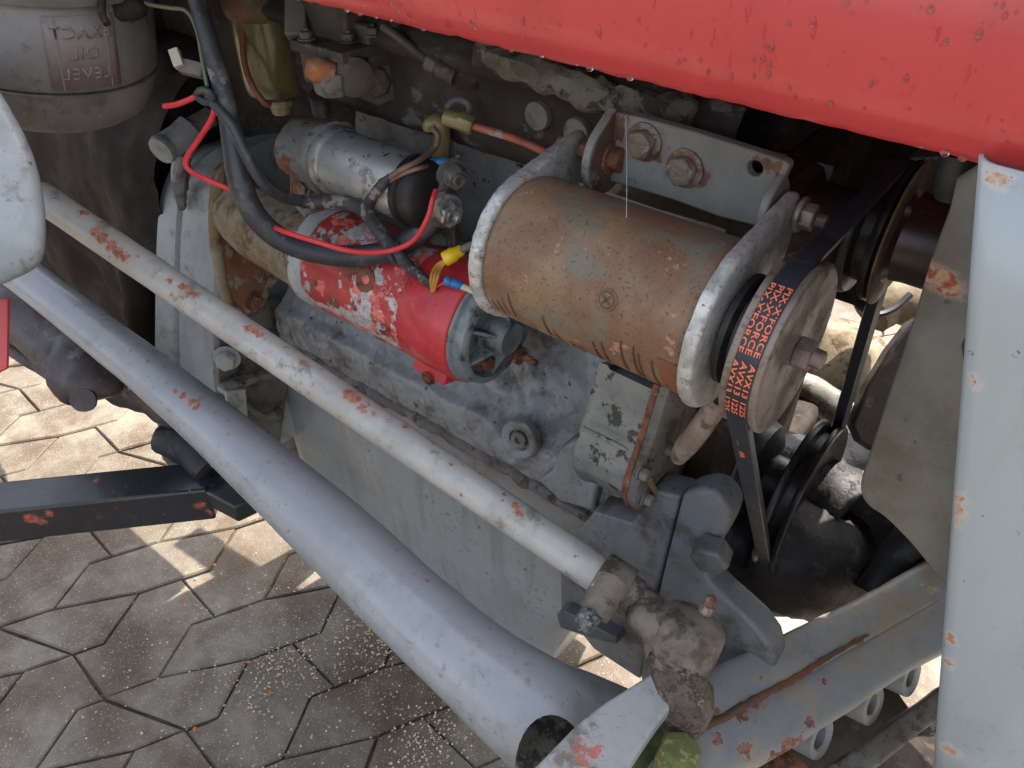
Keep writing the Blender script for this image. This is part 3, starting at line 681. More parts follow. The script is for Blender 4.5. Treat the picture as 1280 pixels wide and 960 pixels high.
b = MB(); b.hexb(PY(893, 682, .447), V((.25, -1, -.1)), .0165, .020, 0, a0=.1); build(b, 'large_bolt', mat('dark_grey_bolt', srgb(90, 91, 92), srgb(68, 68, 68), sc=40, rough=.45, bump=.3), sup, bevel=.0015)
po = [(695, 768), (706, 764), (740, 782), (770, 798), (771, 806), (735, 797), (700, 785)]
b = MB(); b.prism([PY(x, y, .436) for x, y in po], V((0, .018, 0))); build(b, 'tab', mat('blue_grey_tab', srgb(86, 90, 94), srgb(74, 77, 80), sc=30, rough=.4), sup, bevel=.0015)

# ================================================================== FRONT SUPPORT CASTING (greasy, dark)
M_grease = mat('black_greasy_casting', srgb(40, 38, 42), srgb(28, 27, 30), srgb(66, 60, 56), sc=14, c3thr=.60, c3sc=50, rough=.6, bump=.9, bdist=.003)
fs = thing('front_axle_support', V((-.02, .66, .45)), 'black greasy front axle support casting below the crank pulley', 'support casting')
b = MB(); b.tube([W(870, 640, .86), W(930, 668, .86), W(990, 690, .85), W(1050, 700, .90), W(1110, 705, .92), W(1190, 700, .92)], [.045, .062, .066, .062, .06, .06], 26, sm=8, wob=.010, ws=22); build(b, 'main_casting', M_grease, fs, ang=70)
b = MB(); b.tube([W(925, 590, .84), W(965, 582, .84), W(1010, 600, .86), W(1060, 640, .84)], [.03, .036, .04, .04], 20, sm=6, wob=.006, ws=30); build(b, 'top_lump', M_grease, fs, ang=70)
b = MB(); b.box(V((.02, .74, .60)), V((.16, 0, 0)), V((0, .07, 0)), V((0, 0, .05))); build(b, 'cross_member', M_grease, fs, bevel=.01)
b = MB(); b.prism([W(x, y, .84) for x, y in ((1170, 385), (1140, 402), (1112, 438), (1086, 482), (1066, 530), (1076, 552), (1096, 566), (1120, 560), (1170, 500))], F*.02); tag(build(b, 'front_bracket_plate', M_blackst, bevel=.003), 'blue-black angled bracket plate behind the belt beside the shroud', 'bracket plate')
M_beige = mat('mottled_beige_casting', srgb(118, 106, 84), srgb(98, 86, 68), srgb(76, 54, 38), sc=26, c3thr=.60, c3sc=50, c3w=.05, rough=.8, bump=.7, bdist=.002)
far_c = thing('steering_box', W(1060, 560, 1.1), 'sunlit mottled beige casting seen through the gap behind the pulleys', 'casting')
b = MB(); b.tube([W(985, 420, 1.12), W(1030, 460, 1.12), W(1075, 500, 1.1), W(1125, 590, 1.06)], [.05, .075, .078, .06], 22, sm=6, wob=.006, ws=22); build(b, 'body', M_beige, far_c, ang=70)
b = MB(); b.tube([W(975, 470, 1.0), W(1020, 492, 1.0), W(1055, 520, 1.0)], [.018, .02, .02], 16, sm=5, wob=.002); build(b, 'pipe_end', M_greydirty, far_c)
b = MB(); b.tube([W(1085, 385, 1.0), W(1110, 372, 1.0), W(1140, 380, 1.0)], [.035, .035, .03], 16, sm=4, wob=.003, ws=30); build(b, 'upper_arm', M_beige, far_c, ang=70)
b = MB(); b.tube([W(1070, 380, .9), W(1095, 393, .9), W(1118, 386, .9), W(1138, 368, .9)], .004, 8, sm=5); tag(build(b, 'thin_hose', M_black), 'thin black looped hose behind the fan hub', 'hose')

# ================================================================== CLUTCH / GEARBOX HOUSINGS
M_bell = mat('grey_bell_housing_paint', srgb(146, 150, 150), srgb(132, 136, 136), srgb(108, 106, 102), sc=6, c3thr=.60, c3sc=18, c3w=.07, rough=.45, bump=.35, bdist=.0015, coat=.1, fleck=(srgb(84, 82, 82), .70, 80))
bell = thing('bell_housing', V((-.9, .62, .3)), 'large rounded grey clutch bell housing behind the starter motor', 'bell housing')
xr_, xf_ = -.985, -.845
fr = [(332, 176), (300, 193), (283, 218), (276, 245), (272, 290), (270, 340), (269, 400), (270, 470), (276, 545), (290, 600)]
re = [(300, 168), (252, 180), (218, 203), (201, 236), (195, 280), (193, 330), (192, 390), (192, 450), (195, 535), (204, 560)]
frp = catmull([PX(x, y, xf_) for x, y in fr], 5); rep = catmull([PX(x, y, xr_) for x, y in re], 5)
def closeo(pts, x): return [V((x, .72, pts[0].z))]+pts+[V((x, .72, pts[-1].z))]
A_, B_ = closeo(rep, xr_), closeo(frp, xf_)
b = MB(); rings = []
for t, sc_ in ((0, .97), (.03, 1), (.34, 1.0), (.36, .978), (.42, .978), (.44, 1.0), (.97, 1.0), (1.0, .985)):
    cen = V((xr_+(xf_-xr_)*t, .72, .65)); ring = [cen+(a.lerp(c, t)-cen)*sc_ for a, c in zip(A_, B_)]; rings.append([V((cen.x, q.y, q.z)) for q in ring])
b.rings(rings); build(b, 'casing', M_bell, bell, ang=40)
b = MB(); c1 = PX(254, 143+20, -.92)
b.tube([W(263, 146, .98), W(246, 156, .97), W(236, 163, .965)], [.012, .012, .013], 16); build(b, 'breather_pipe', M_greydirty, bell)
b = MB(); b.tube([W(238, 160, .965), W(224, 173, .96), W(206, 184, .955)], [.017, .017, .0165], 20); b.lathe(W(209, 182, .955), W(203, 187, .95)-W(209, 182, .955), [(0, .0165), (.007, .018), (.012, .0165)], 20); build(b, 'breather_cap', M_bell, bell, ang=50)
b = MB(); b.tube([W(228, 190, .97), W(222, 210, .99), W(219, 225, 1.0)], [.010, .008, .005], 10); build(b, 'breather_stem', M_bell, bell)
M_oily = mat('oily_rust_streak', srgb(92, 78, 74), srgb(112, 112, 114), srgb(70, 56, 50), sc=60, rough=.5, bump=.6)
b = MB(); b.tube([PX(x, y, -.915)-Y*.001 for x, y in ((236, 196), (228, 215), (226, 240), (228, 262))], [.005, .008, .009, .004], 8, sm=4, wob=.003, ws=70); build(b, 'oily_streak', M_oily, bell)
M_rustg = mat('rusty_flange', srgb(122, 82, 58), srgb(92, 62, 46), srgb(136, 126, 110), sc=26, c3thr=.57, c3sc=40, c3w=.03, rough=.7, bump=.6, bdist=.002)
# bracket, bolt and ribs on the front face of the housing
b = MB(); po = [(276, 392), (352, 372), (366, 410), (362, 470), (350, 560), (300, 560), (278, 520), (272, 470)]
b.prism([PX(x, y, -.83) for x, y in po], V((-.012, 0, 0))); build(b, 'face_web', M_greydirty, bell, bevel=.002)
b = MB(); b.hexb(PX(284, 447, -.815), V((.7, -.7, .1)), .013, .014, 1); build(b, 'face_bolt', M_bell, bell, bevel=.001)
for (pts, r_) in (([(278, 487), (300, 478), (330, 470), (356, 470)], .008), ([(279, 490), (284, 520), (300, 560)], .009), ([(300, 505), (330, 520), (350, 512)], .006)):
    b = MB(); b.tube([PX(x, y, -.812) for x, y in pts], r_, 10, sm=4, wob=.003, ws=40); build(b, 'rib', M_greydirty, bell)
b = MB(); b.prism([PX(x, y, -.80) for x, y in ((282, 490), (308, 486), (312, 540), (300, 548), (288, 530))], V((-.02, 0, 0))); build(b, 'lug', M_bell, bell, bevel=.002)
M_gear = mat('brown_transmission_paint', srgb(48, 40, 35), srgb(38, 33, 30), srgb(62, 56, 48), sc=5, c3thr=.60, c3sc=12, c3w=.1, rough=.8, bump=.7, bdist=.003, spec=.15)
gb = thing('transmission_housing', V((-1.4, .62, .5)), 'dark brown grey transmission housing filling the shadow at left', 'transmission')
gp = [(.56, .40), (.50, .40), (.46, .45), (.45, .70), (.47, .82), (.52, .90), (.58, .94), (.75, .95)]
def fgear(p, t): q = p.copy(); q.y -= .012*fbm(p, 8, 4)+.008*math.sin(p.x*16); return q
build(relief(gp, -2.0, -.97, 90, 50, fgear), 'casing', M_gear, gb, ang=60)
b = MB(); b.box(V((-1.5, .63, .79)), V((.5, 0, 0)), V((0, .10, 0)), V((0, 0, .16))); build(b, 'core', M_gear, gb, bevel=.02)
b = MB(); b.box(V((-1.2, .63, .56)), V((.2, 0, 0)), V((0, .07, 0)), V((0, 0, .10))); build(b, 'lower_case', M_gear, gb, bevel=.02)  # added box, widens the shadow the tractor casts on the paving
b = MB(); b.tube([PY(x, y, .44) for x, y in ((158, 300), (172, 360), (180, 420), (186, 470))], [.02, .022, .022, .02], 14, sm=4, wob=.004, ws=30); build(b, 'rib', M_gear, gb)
# dark bulkhead added under the dash, keeps the upper left in shadow
bk = thing('blocker', V((-1.05, .66, .9)), 'dark bulkhead added behind the wiring at upper left', 'blocker')
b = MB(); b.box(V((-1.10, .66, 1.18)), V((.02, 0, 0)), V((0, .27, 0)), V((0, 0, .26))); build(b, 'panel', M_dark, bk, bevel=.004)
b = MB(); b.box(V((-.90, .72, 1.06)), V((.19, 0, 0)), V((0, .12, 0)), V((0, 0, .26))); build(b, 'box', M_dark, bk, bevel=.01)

# ================================================================== STARTER MOTOR
S0_ = W(480, 350, .84); SA = V((0, S0_.y, S0_.z))
def sx(px): return axX(SA, px).x
M_sred = mat('flaking_red_starter', srgb(184, 60, 56), srgb(170, 50, 52), srgb(128, 46, 42), sc=10, c3thr=.60, c3sc=26, c3w=.02, rough=.42, bump=.5, bdist=.0012, coat=.2,
             chips=[(srgb(164, 156, 154), .535, 34), (srgb(196, 98, 88), .57, 52), (srgb(112, 62, 48), .585, 28)])
M_sred2 = mat('fresh_red_starter', srgb(206, 60, 62), srgb(192, 50, 58), srgb(170, 44, 50), sc=12, c3thr=.64, c3sc=60, c3w=.02, rough=.4, bump=.3, coat=.25, chips=[(srgb(170, 160, 160), .68, 60)])
M_white = mat('chipped_white_band', srgb(186, 188, 188), srgb(168, 170, 172), srgb(110, 96, 86), sc=30, c3thr=.60, c3sc=80, c3w=.03, rough=.5, bump=.5)
M_nose = mat('corroded_nose_casting', srgb(140, 130, 112), srgb(122, 104, 78), srgb(104, 72, 48), sc=24, c3thr=.56, c3sc=34, c3w=.05, rough=.7, bump=.9, bdist=.002, chips=[(srgb(130, 130, 136), .64, 20)])
M_cast = mat('grey_cast_end_cover', srgb(128, 136, 138), srgb(104, 112, 112), srgb(70, 66, 60), sc=25, c3thr=.58, c3sc=50, rough=.5, bump=.6, metal=.2)
star = thing('starter_motor', V((-.65, SA.y, SA.z-.06)), 'red starter motor with flaking paint, rusty nose and ribbed grey end cover', 'starter motor')
SR = .0575
def sP(x): return V((x, SA.y, SA.z))
xs0, xs1, xs2, xs3 = sx(412), sx(428), sx(546), sx(606)
b = MB(); b.lathe(sP(xs1), X, [(0, SR-.0004), (.001, SR)]+[((xs2-xs1)*q/10, SR) for q in range(1, 10)]+[(xs2-xs1-.0004, SR)], 72, wob=.0004, ws=60); body = build(b, 'yoke', M_sred, star, ang=50)
b = MB(); b.lathe(sP(xs2), X, [(0, SR), (.0008, SR+.0009), ((xs3-xs2)*.5, SR+.001), (xs3-xs2-.002, SR+.001), (xs3-xs2, SR-.001)], 72, wob=.0003); build(b, 'brush_cover_band', M_sred2, star, ang=50)
b = MB(); b.lathe(sP(xs0), X, [(0, SR-.002), (.001, SR+.0008), (xs1-xs0-.001, SR+.0008), (xs1-xs0, SR-.001)], 72, wob=.0004, ws=80); build(b, 'white_band', M_white, star, ang=50)
xn = sx(296)
b = MB(); b.lathe(sP(xn), X, [(.0, .034), (.006, .036), (.02, .038), (.035, .041), (.055, .045), (xs0-xn-.03, .050), (xs0-xn-.012, .0545), (xs0-xn, .0555)], 64, wob=.0025, ws=28); build(b, 'nose_casting', M_nose, star, ang=60)
fo = [(276, 216), (292, 206), (312, 214), (344, 240), (356, 290), (352, 340), (336, 372), (326, 388), (304, 394), (286, 382), (278, 345), (271, 300), (271, 255)]
b = MB(); fo3 = catmull([PX(x, y, xn-.004) for x, y in fo+[fo[0]]], 4)[:-1]; b.rings([[p-X*.018 for p in fo3], fo3]); build(b, 'mounting_flange', M_rustg, star, bevel=.003, seg=3)
b = MB(); b.tube([PX(x, y, xn-.002)-X*.004 for x, y in ((290, 208), (278, 222), (272, 258), (272, 300), (278, 342), (288, 380), (306, 392))], [.004, .006, .007, .0075, .007, .006, .004], 12, sm=4, wob=.002, ws=60); build(b, 'flange_rim', M_nose, star, ang=80)
b = MB(); b.hexb(PX(316, 376, xn-.004), X, .0095, .009, 1); build(b, 'flange_bolt', M_rust, star, bevel=.001)
b = MB(); b.lathe(sP(xs3), X, [(0, SR-.003), (.001, SR-.001), (.004, SR-.001), (.006, SR-.004), (.008, SR-.0035), (.016, SR-.005), (.019, SR-.009), (.019, .045), (.010, .042), (.010, .016)], 64, wob=.0006); build(b, 'end_cover', M_cast, star, ang=40)
xe = xs3+.010
b = MB(); b.lathe(sP(xe-.004), X, [(0, .020), (.024, .0185), (.028, .016), (.028, .008)], 30); build(b, 'bearing_boss', M_cast, star, ang=40)
for a in (-100, -55, -10, 80, 150, 200):
    aa = math.radians(a); d = V((0, math.cos(aa), math.sin(aa))); e = X.cross(d); b = MB(); b.prism([sP(xe-.002)+d*.014-e*.0018, sP(xe-.002)+d*.045-e*.0018, sP(xe+.006)+d*.045-e*.0018, sP(xe+.020)+d*.017-e*.0018], e*.0036); build(b, 'cover_rib', M_cast, star, bevel=.0008)
for (a, h) in ((-118, .008), (-62, .03), (62, .01)):
    aa = math.radians(a); d = V((0, math.cos(aa), math.sin(aa))); b = MB(); c = sP(xe)+d*.032
    if h > .02: b.lathe(c, X, [(-.004, .009), (.012, .009), (.012, .007), (.020, .007), (.020, .0095), (.024, .0095)], 18); b.lathe(c+X*.024, X, [(0, .0035), (h-.014, .0035), (h-.012, .003)], 14)
    else: b.hexb(c, X, .008, h, 1)
    build(b, 'through_bolt', M_rust, star, bevel=.0005)
# bottom pad
pc_ = [(505, 425), (540, 436), (566, 455), (566, 462), (540, 458), (512, 444)]
b = MB(); q0 = V((sx(568), SA.y-.030, SA.z-.052)); b.box(q0, V((.022, 0, 0)), V((0, .016, 0)).lerp(V((0, .0, -.01)), .3), V((0, .002, .006))); build(b, 'terminal_pad', M_sred2, star, bevel=.002)
b = MB(); b.hexb(q0+V((0, -.012, -.004)), V((0, -1, -.35)), .0062, .004, 1); build(b, 'pad_screw', M_rust, star, bevel=.0005)
def spt(px, py, RR=SR):
    r = ray(px, py); a = r.y**2+r.z**2; oy, oz = C0.y-SA.y, C0.z-SA.z; bq = 2*(r.y*oy+r.z*oz); cq = oy*oy+oz*oz-RR*RR; t = (-bq-math.sqrt(max(0, bq*bq-4*a*cq)))/(2*a); return C0+r*t
p = spt(457, 350); n = V((0, p.y-SA.y, p.z-SA.z)).normalized()
b = MB(); b.lathe(p, n, [(-.002, .0118), (.0012, .0118), (.0016, .0105), (.0010, .0090), (.0012, .0078), (.0002, .0045), (-.002, .0030)], 28, wob=.0006, ws=120); build(b, 'pole_screw', M_rust, star, ang=40)
# solenoid
SO = SA+V((0, .008, .113)); SO.x = 0
def ox(px): return axX(SO, px).x
M_zinc = mat('zinc_plated_can', srgb(190, 192, 190), srgb(164, 166, 164), srgb(130, 126, 118), sc=14, c3thr=.56, c3sc=50, c3w=.06, rough=.42, metal=.65, bump=.3, bsc=240, fleck=(srgb(90, 84, 78), .64, 130), stretch=(.4, 1, 1))
M_castr = mat('rust_stained_casting', srgb(134, 136, 134), srgb(116, 114, 108), srgb(128, 74, 46), sc=20, c3thr=.55, c3sc=32, c3w=.04, rough=.6, bump=.8, bdist=.002, fleck=(srgb(66, 52, 44), .60, 110))
sol = thing('starter_solenoid', V((ox(460), SO.y, SO.z-.035)), 'silver zinc starter solenoid with black cap lying above the red starter', 'solenoid')
o0, o1, o2, o3 = ox(366), ox(420), ox(517), ox(542)
def oP(x): return V((x, SO.y, SO.z))
b = MB(); b.lathe(oP(o1), X, [(-.003, .034), (0, .0345), (.006, .0345), (.009, .033), (.0095, .0318), (o2-o1-.002, .0318), (o2-o1, .0305)], 64, wob=.0002); build(b, 'can', M_zinc, sol, ang=40)
b = MB(); b.lathe(oP(o2), X, [(-.001, .033), (.002, .0338), (.006, .0338), (.0075, .031), (.010, .031), (.0115, .0325), (.016, .0328), (o3-o2-.004, .0322), (o3-o2, .029), (o3-o2+.004, .012)], 56); build(b, 'cap', M_black, sol, ang=40)
b = MB(); b.lathe(oP(o0), X, [(0, .012), (.004, .026), (.012, .031), (o1-o0-.018, .033), (o1-o0-.010, .0375), (o1-o0-.003, .037), (o1-o0-.0025, .034)], 40, wob=.003, ws=30); build(b, 'end_casting', M_castr, sol, ang=50)
b = MB(); b.tube([W(385, 195, .815), W(368, 196, .81), W(353, 190, .815)], [.017, .015, .009], 16, sm=4, wob=.0015, ws=50); build(b, 'lug', M_castr, sol, ang=50)
b = MB(); b.prism([W(x, y, .835) for x, y in ((362, 206), (400, 222), (404, 262), (380, 272), (362, 250))], -F*-.02); build(b, 'mounting_ear', M_castr, sol, bevel=.002)
b = MB(); b.hexb(W(378, 236, .828), V((.3, -1, .3)), .008, .005, 1); build(b, 'ear_bolt', M_rustg, sol, bevel=.0006)
b = MB(); b.prism([W(x, y, .86) for x, y in ((336, 262), (378, 268), (384, 262), (372, 290), (352, 288))], -F*-.012); build(b, 'shield_plate', M_greydirty, sol, bevel=.001)
# terminals
def studnut(px, py, d, r, ln, mt, nm='terminal_nut'):
    c = W(px, py, d); ax = (X*.9+V((0, -.3, -.05))).normalized(); b = MB(); b.hexb(c, ax, r, ln, 1); b.lathe(c+ax*ln, ax, [(0, r*.55), (r*.4, r*.55), (r*.4, r*.3), (0, r*.28)], 14); build(b, nm, mt, sol, bevel=.0005)
studnut(557, 263, .735, .0125, .011, M_zinc); studnut(563, 217, .735, .0115, .013, M_greydirty)
b = MB(); b.tube([W(545, 258, .742), W(552, 236, .742), W(556, 214, .742)], [.012, .010, .010], 12, sm=3, wob=.002, ws=70); build(b, 'terminal_block', M_greydirty, sol)
b = MB(); b.tube([W(535, 240, .77), W(560, 262, .75)], .005, 10); build(b, 'main_stud', M_zinc, sol)
b = MB(); b.tube([W(542, 212, .78), W(566, 221, .75)], .005, 10); build(b, 'battery_stud', M_zinc, sol)
b = MB(); b.tube([W(527, 236, .775), W(527, 258, .772)], [.006, .0055], 12); build(b, 'link_strap', M_zinc, sol)
b = MB(); b.box(W(563, 196, .765), R*.0042, U*.013, F*.0007); build(b, 'blade_terminal', M_greydirty, sol, bevel=.0003)
b = MB(); b.tube([W(530, 212, .77), W(530, 225, .77), W(531, 242, .77)], [.0045, .006, .0045], 10, sm=3, wob=.001, ws=150); build(b, 'small_terminal', M_zinc, sol)
b = MB(); b.tube([W(535, 245, .762), W(552, 250, .76), W(568, 240, .76)], [.011, .013, .008], 12, sm=3, wob=.002, ws=70); build(b, 'ring_lug', M_greydirty, sol)
for (pts, rr, nm, mm) in (([(528, 262, .752), (540, 266, .742), (556, 268, .736)], .0052, 'lower_lead_stud', M_zinc), ([(534, 232, .75), (546, 226, .742), (560, 214, .735)], .0062, 'ring_terminal', M_greydirty), ([(548, 210, .74), (566, 202, .735), (574, 196, .735)], .0028, 'terminal_tail', M_greydirty), ([(536, 244, .742), (548, 248, .735), (560, 246, .732)], .0058, 'bridge_strap', M_castr)):
    b = MB(); b.tube([W(*q_) for q_ in pts], rr, 10, sm=3, wob=.0008, ws=160); build(b, nm, mm, sol)
b = MB(); b.box(W(553, 292, .80), R*.013, U*.020, F*.001); build(b, 'copper_tab', mat('dull_brass_tab', srgb(116, 104, 86), srgb(96, 84, 70), sc=40, rough=.5, metal=.2), sol, bevel=.0006)
b = MB(); b.hexb(W(550, 302, .797), -F, .0085, .006, 1); build(b, 'tab_nut', M_greydirty, sol, bevel=.0006)

# ================================================================== DYNAMO MOUNTING BRACKET
M_mount = mat('grey_bracket_paint', srgb(136, 134, 128), srgb(122, 120, 114), srgb(96, 88, 80), sc=12, c3thr=.62, c3sc=22, c3w=.05, rough=.5, bump=.3,
              spots=sp([(945, 200, .004), (960, 204, .005), (975, 208, .004), (820, 195, .004), (825, 188, .003), (876, 225, .005), (882, 219, .004), (768, 160, .008), (775, 150, .005)], c=.472, r=.004), spotcol=(srgb(118, 88, 66), srgb(98, 76, 60)), spotamp=.005, spotsc=120)
M_bolt = mat('grimy_bolt', srgb(122, 110, 94), srgb(96, 84, 70), srgb(150, 144, 130), sc=60, c3thr=.56, c3sc=90, rough=.6, bump=.8)
mnt = thing('dynamo_mounting_bracket', PY(860, 240, .47), 'grey steel mounting plate with two bolts and two ears above the dynamo', 'bracket')
po = [(757, 139), (800, 147), (870, 166), (940, 188), (982, 202), (987, 208), (976, 232), (962, 262), (946, 284), (900, 272), (840, 250), (762, 227)]
b = MB(); b.prism([PY(x, y, .472) for x, y in po], V((0, .009, 0))); pm = build(b, 'plate', M_mount, mnt)
def apply_cut(o, cutter, darkmat=None):
    if darkmat: o.data.materials.append(darkmat); cutter.data.materials.clear(); cutter.data.materials.append(o.data.materials[0]); cutter.data.materials.append(darkmat); cutter.data.polygons.foreach_set('material_index', [1]*len(cutter.data.polygons))
    md = o.modifiers.new('c', 'BOOLEAN'); md.object = cutter; md.operation = 'DIFFERENCE'; md.solver = 'EXACT'; md.material_mode = 'INDEX'
    bpy.context.view_layer.update(); dg = bpy.context.evaluated_depsgraph_get(); me = bpy.data.meshes.new_from_object(o.evaluated_get(dg)); o.modifiers.clear(); o.data = me
    bpy.data.objects.remove(cutter); me.set_sharp_from_angle(angle=math.radians(40)); return o
b = MB(); b.lathe(PY(937, 216, .465), Y, [(0, .0052), (.03, .0052)], 20); apply_cut(pm, build(b, 'cut', M_dark))
md = pm.modifiers.new('b', 'BEVEL'); md.width = .0015; md.segments = 2; md.limit_method = 'ANGLE'
for (px, py) in ((806, 177), (857, 210)):
    c = PY(px, py, .472); b = MB(); b.lathe(c, -Y, [(0, .0135), (.0018, .0135), (.0024, .0125)], 28); w_ = build(b, 'washer', M_rustg, mnt, ang=40)
    b = MB(); b.hexb(c-Y*.0022, -Y, .0105, .0085); b.lathe(c-Y*.0102, -Y, [(0, .008), (.0012, .0068), (.0014, .001)], 18, wob=.0008, ws=200); build(b, 'bolt', M_bolt, mnt, bevel=.0008)
def ear(xw, th, lst, name, mt):
    b = MB(); P3 = catmull([PX(x, y, xw) for x, y in lst+[lst[0]]], 3)[:-1]; b.rings([[p-X*th for p in P3], P3]); return build(b, name, mt, mnt, bevel=.001)
M_earr = mat('rusty_brown_ear', srgb(98, 74, 60), srgb(84, 62, 52), srgb(124, 120, 114), sc=25, c3thr=.62, c3sc=50, rough=.8, bump=.7)
xe1 = PX(742, 185, XL).x
def earyz(x0, x1, name, mt, r=.020, back=.05):            # ear: rounded tongue round the pivot, reaching back to the plate
    hh = hull2(circ(pivot, r, 30)+[(.474, pivot[1]-r*.75), (.474, pivot[1]+r*1.25)]); P3 = [V((x0, a, c)) for a, c in hh]
    b = MB(); b.rings([P3, [p+X*(x1-x0) for p in P3]]); return build(b, name, mt, mnt, bevel=.0012)
earyz(XL+.018, XL+.0245, 'ear', M_mount, r=.0275)
earyz(XL+.0246, XL+.0256, 'rusty_face', M_earr, r=.026)
hh = circ(pivot, .013, 24)
b = MB(); b.hexb(V((XL+.0256, pivot[0], pivot[1])), X, .0095, .008, 1); build(b, 'ear_nut', M_rust, mnt, bevel=.0006)
earyz(XR-.0085, XR-.0025, 'ear', M_mount, r=.018)
th_ = MB(); th_.tube([W(782, 150, .50), W(783.5, 205, .49), W(783, 272, .475)], .00018, 5, sm=4)
tag(build(th_, 'spider_thread', mat('pale_thread', srgb(190, 190, 185), rough=.5)), 'single pale spider thread hanging before the mounting plate', 'spider thread')

# ================================================================== STEERING DRAG LINK
A0, A1 = W(50, 245, .83), W(752, 721, .655)
def al(px):                                              # point of the link axis seen at column px
    q = A0-C0; dv = A1-A0; u = (px-640)/1000; return A0+dv*((u*q.dot(F)-q.dot(R))/(dv.dot(R)-u*dv.dot(F)))
def lsp(lst):
    out = []
    dv = (A1-A0).normalized()
    for x, y, r in lst:
        rr = ray(x, y).normalized(); wv = C0-A0; bb = rr.dot(dv); t = (bb*wv.dot(dv)-wv.dot(rr))/(1-bb*bb); p = C0+rr*(t-.011)
        out.append((tuple(p), r))
    return out
M_link = bpy.data.materials.new('tmp')
M_joint2 = mat('greasy_grey_joint', srgb(118, 107, 97), srgb(98, 89, 81), srgb(72, 63, 56), sc=22, c3thr=.55, c3sc=40, c3w=.06, rough=.55, bump=1.0, bdist=.0025, chips=[(srgb(150, 148, 144), .66, 34)])
dl = thing('steering_drag_link', A1-Z*.03, 'long pale grey steering rod with rust chips, upper of the two rods', 'steering rod')
pts = [A0.lerp(A1, i/60) for i in range(61)]
b = MB(); b.tube(pts, .0158, 36, wob=.0003, ws=50); rod_ = build(b, 'rod', M_link, dl, ang=60)
M_link = mat('pale_grey_link_paint', srgb(168, 166, 160), srgb(156, 153, 147), srgb(132, 122, 108), sc=14, c3thr=.60, c3sc=26, c3w=.05, rough=.42, bump=.45, coat=.15, chips=[(srgb(110, 84, 68), .685, 60)],
             spots=pick([rod_], [(104, 266, .0045), (118, 290, .005), (128, 297, .006), (138, 306, .006), (148, 316, .0065), (156, 322, .005), (172, 322, .002), (213, 351, .003), (228, 358, .004), (236, 365, .004), (244, 370, .003), (215, 368, .002), (311, 410, .0035), (318, 414, .004), (324, 418, .003), (357, 434, .0025), (378, 452, .002), (436, 492, .006), (444, 497, .005), (453, 510, .0035), (467, 517, .002), (507, 533, .002), (565, 580, .002), (576, 620, .0018), (646, 632, .0035), (648, 642, .003)]),
             spotcol=(srgb(176, 114, 92), srgb(132, 82, 64)), spotamp=.0042, spotsc=160)
rod_.data.materials[0] = M_link
dv = (A1-A0).normalized()
e1 = A1
b = MB(); b.lathe(e1-dv*.004, dv, [(0, .0162), (.001, .0200), (.003, .0212), (.024, .0212), (.027, .0200), (.027, .0168), (.036, .0165), (.038, .0150)], 44, wob=.0010, ws=70); build(b, 'clamp_collar', M_joint2, dl, ang=45)
b = MB(); b.tube([W(768, 728, .64), W(752, 752, .632), W(742, 768, .628)], [.015, .0135, .0115], 20, sm=4, wob=.0012, ws=70); build(b, 'clamp_ear', M_joint2, dl)
b = MB(); b.hexb(W(738, 771, .622), (-R*.55-U*.25-F*.6), .0098, .011, 0); build(b, 'clamp_bolt', mat('scraped_bolt', srgb(140, 144, 144), srgb(100, 104, 104), srgb(70, 70, 70), sc=90, c3thr=.52, c3sc=150, rough=.55, bump=1.2, bdist=.002, metal=.2), dl, bevel=.0012)
nk = e1+dv*.034; jb = W(856, 799, .625)
b = MB(); b.tube([nk-dv*.006, nk+dv*.012, W(808, 772, .632), W(832, 786, .628)], [.0150, .0138, .0150, .0185], 28, sm=8, wob=.0022, ws=85); build(b, 'threaded_neck', M_joint2, dl, ang=60)
ja = (R*.34+U*.90-F*.22).normalized()
b = MB(); b.lathe(jb-ja*.026, ja, [(0, .018), (.002, .0235), (.006, .0265), (.012, .0285), (.022, .0290), (.034, .0282), (.038, .0268), (.039, .0272), (.043, .0245), (.0436, .0250), (.047, .0215), (.050, .014), (.0515, .004)], 56, wob=.0014, ws=60); build(b, 'ball_joint', M_joint2, dl, ang=50)
b = MB(); b.lathe(W(881, 766, .603), ja, [(0, .0055), (.006, .005), (.007, .0035), (.010, .0035), (.012, .0045), (.014, .0035), (.015, .002)], 14); build(b, 'grease_nipple', M_rustg, dl)
M_sludge = mat('grease_sludge', srgb(98, 84, 74), srgb(76, 66, 60), srgb(120, 106, 94), sc=50, c3thr=.56, c3sc=90, rough=.5, bump=1.4, bdist=.004)
b = MB(); b.tube([W(818, 816, .622), W(834, 832, .612), W(856, 842, .606), (W(880, 848, .612))], [.006, .0085, .0085, .005], 14, sm=7, wob=.006, ws=110); build(b, 'grease_sludge', M_sludge, dl, ang=80)

# ================================================================== STEERING ARM AND KING PIN BOLT
M_arm = mat('peeling_arm_paint', srgb(158, 160, 158), srgb(140, 142, 142), srgb(118, 108, 98), sc=14, c3thr=.58, c3sc=28, c3w=.04, rough=.5, bump=.6, bdist=.0015,
            chips=[(srgb(100, 96, 92), .66, 60)], spots=[(tuple(W(*q)), e) for *q, e in ((728, 928, .585, .006), (742, 940, .58, .008), (722, 945, .575, .006), (765, 930, .588, .005), (780, 915, .59, .003), (700, 965, .56, .004))], spotcol=(srgb(186, 116, 104), srgb(166, 104, 92)), spotamp=.008, spotsc=90)
arm = thing('steering_knuckle', W(850, 900, .62), 'peeling grey steering arm under the ball joint at the bottom edge', 'steering arm')
top = [(806, 846), (835, 832), (868, 840), (862, 868), (838, 884), (812, 918), (775, 975), (740, 1030), (600, 1030), (672, 955), (735, 893)]
def dep(x, y): return .612-.00042*(y-850)
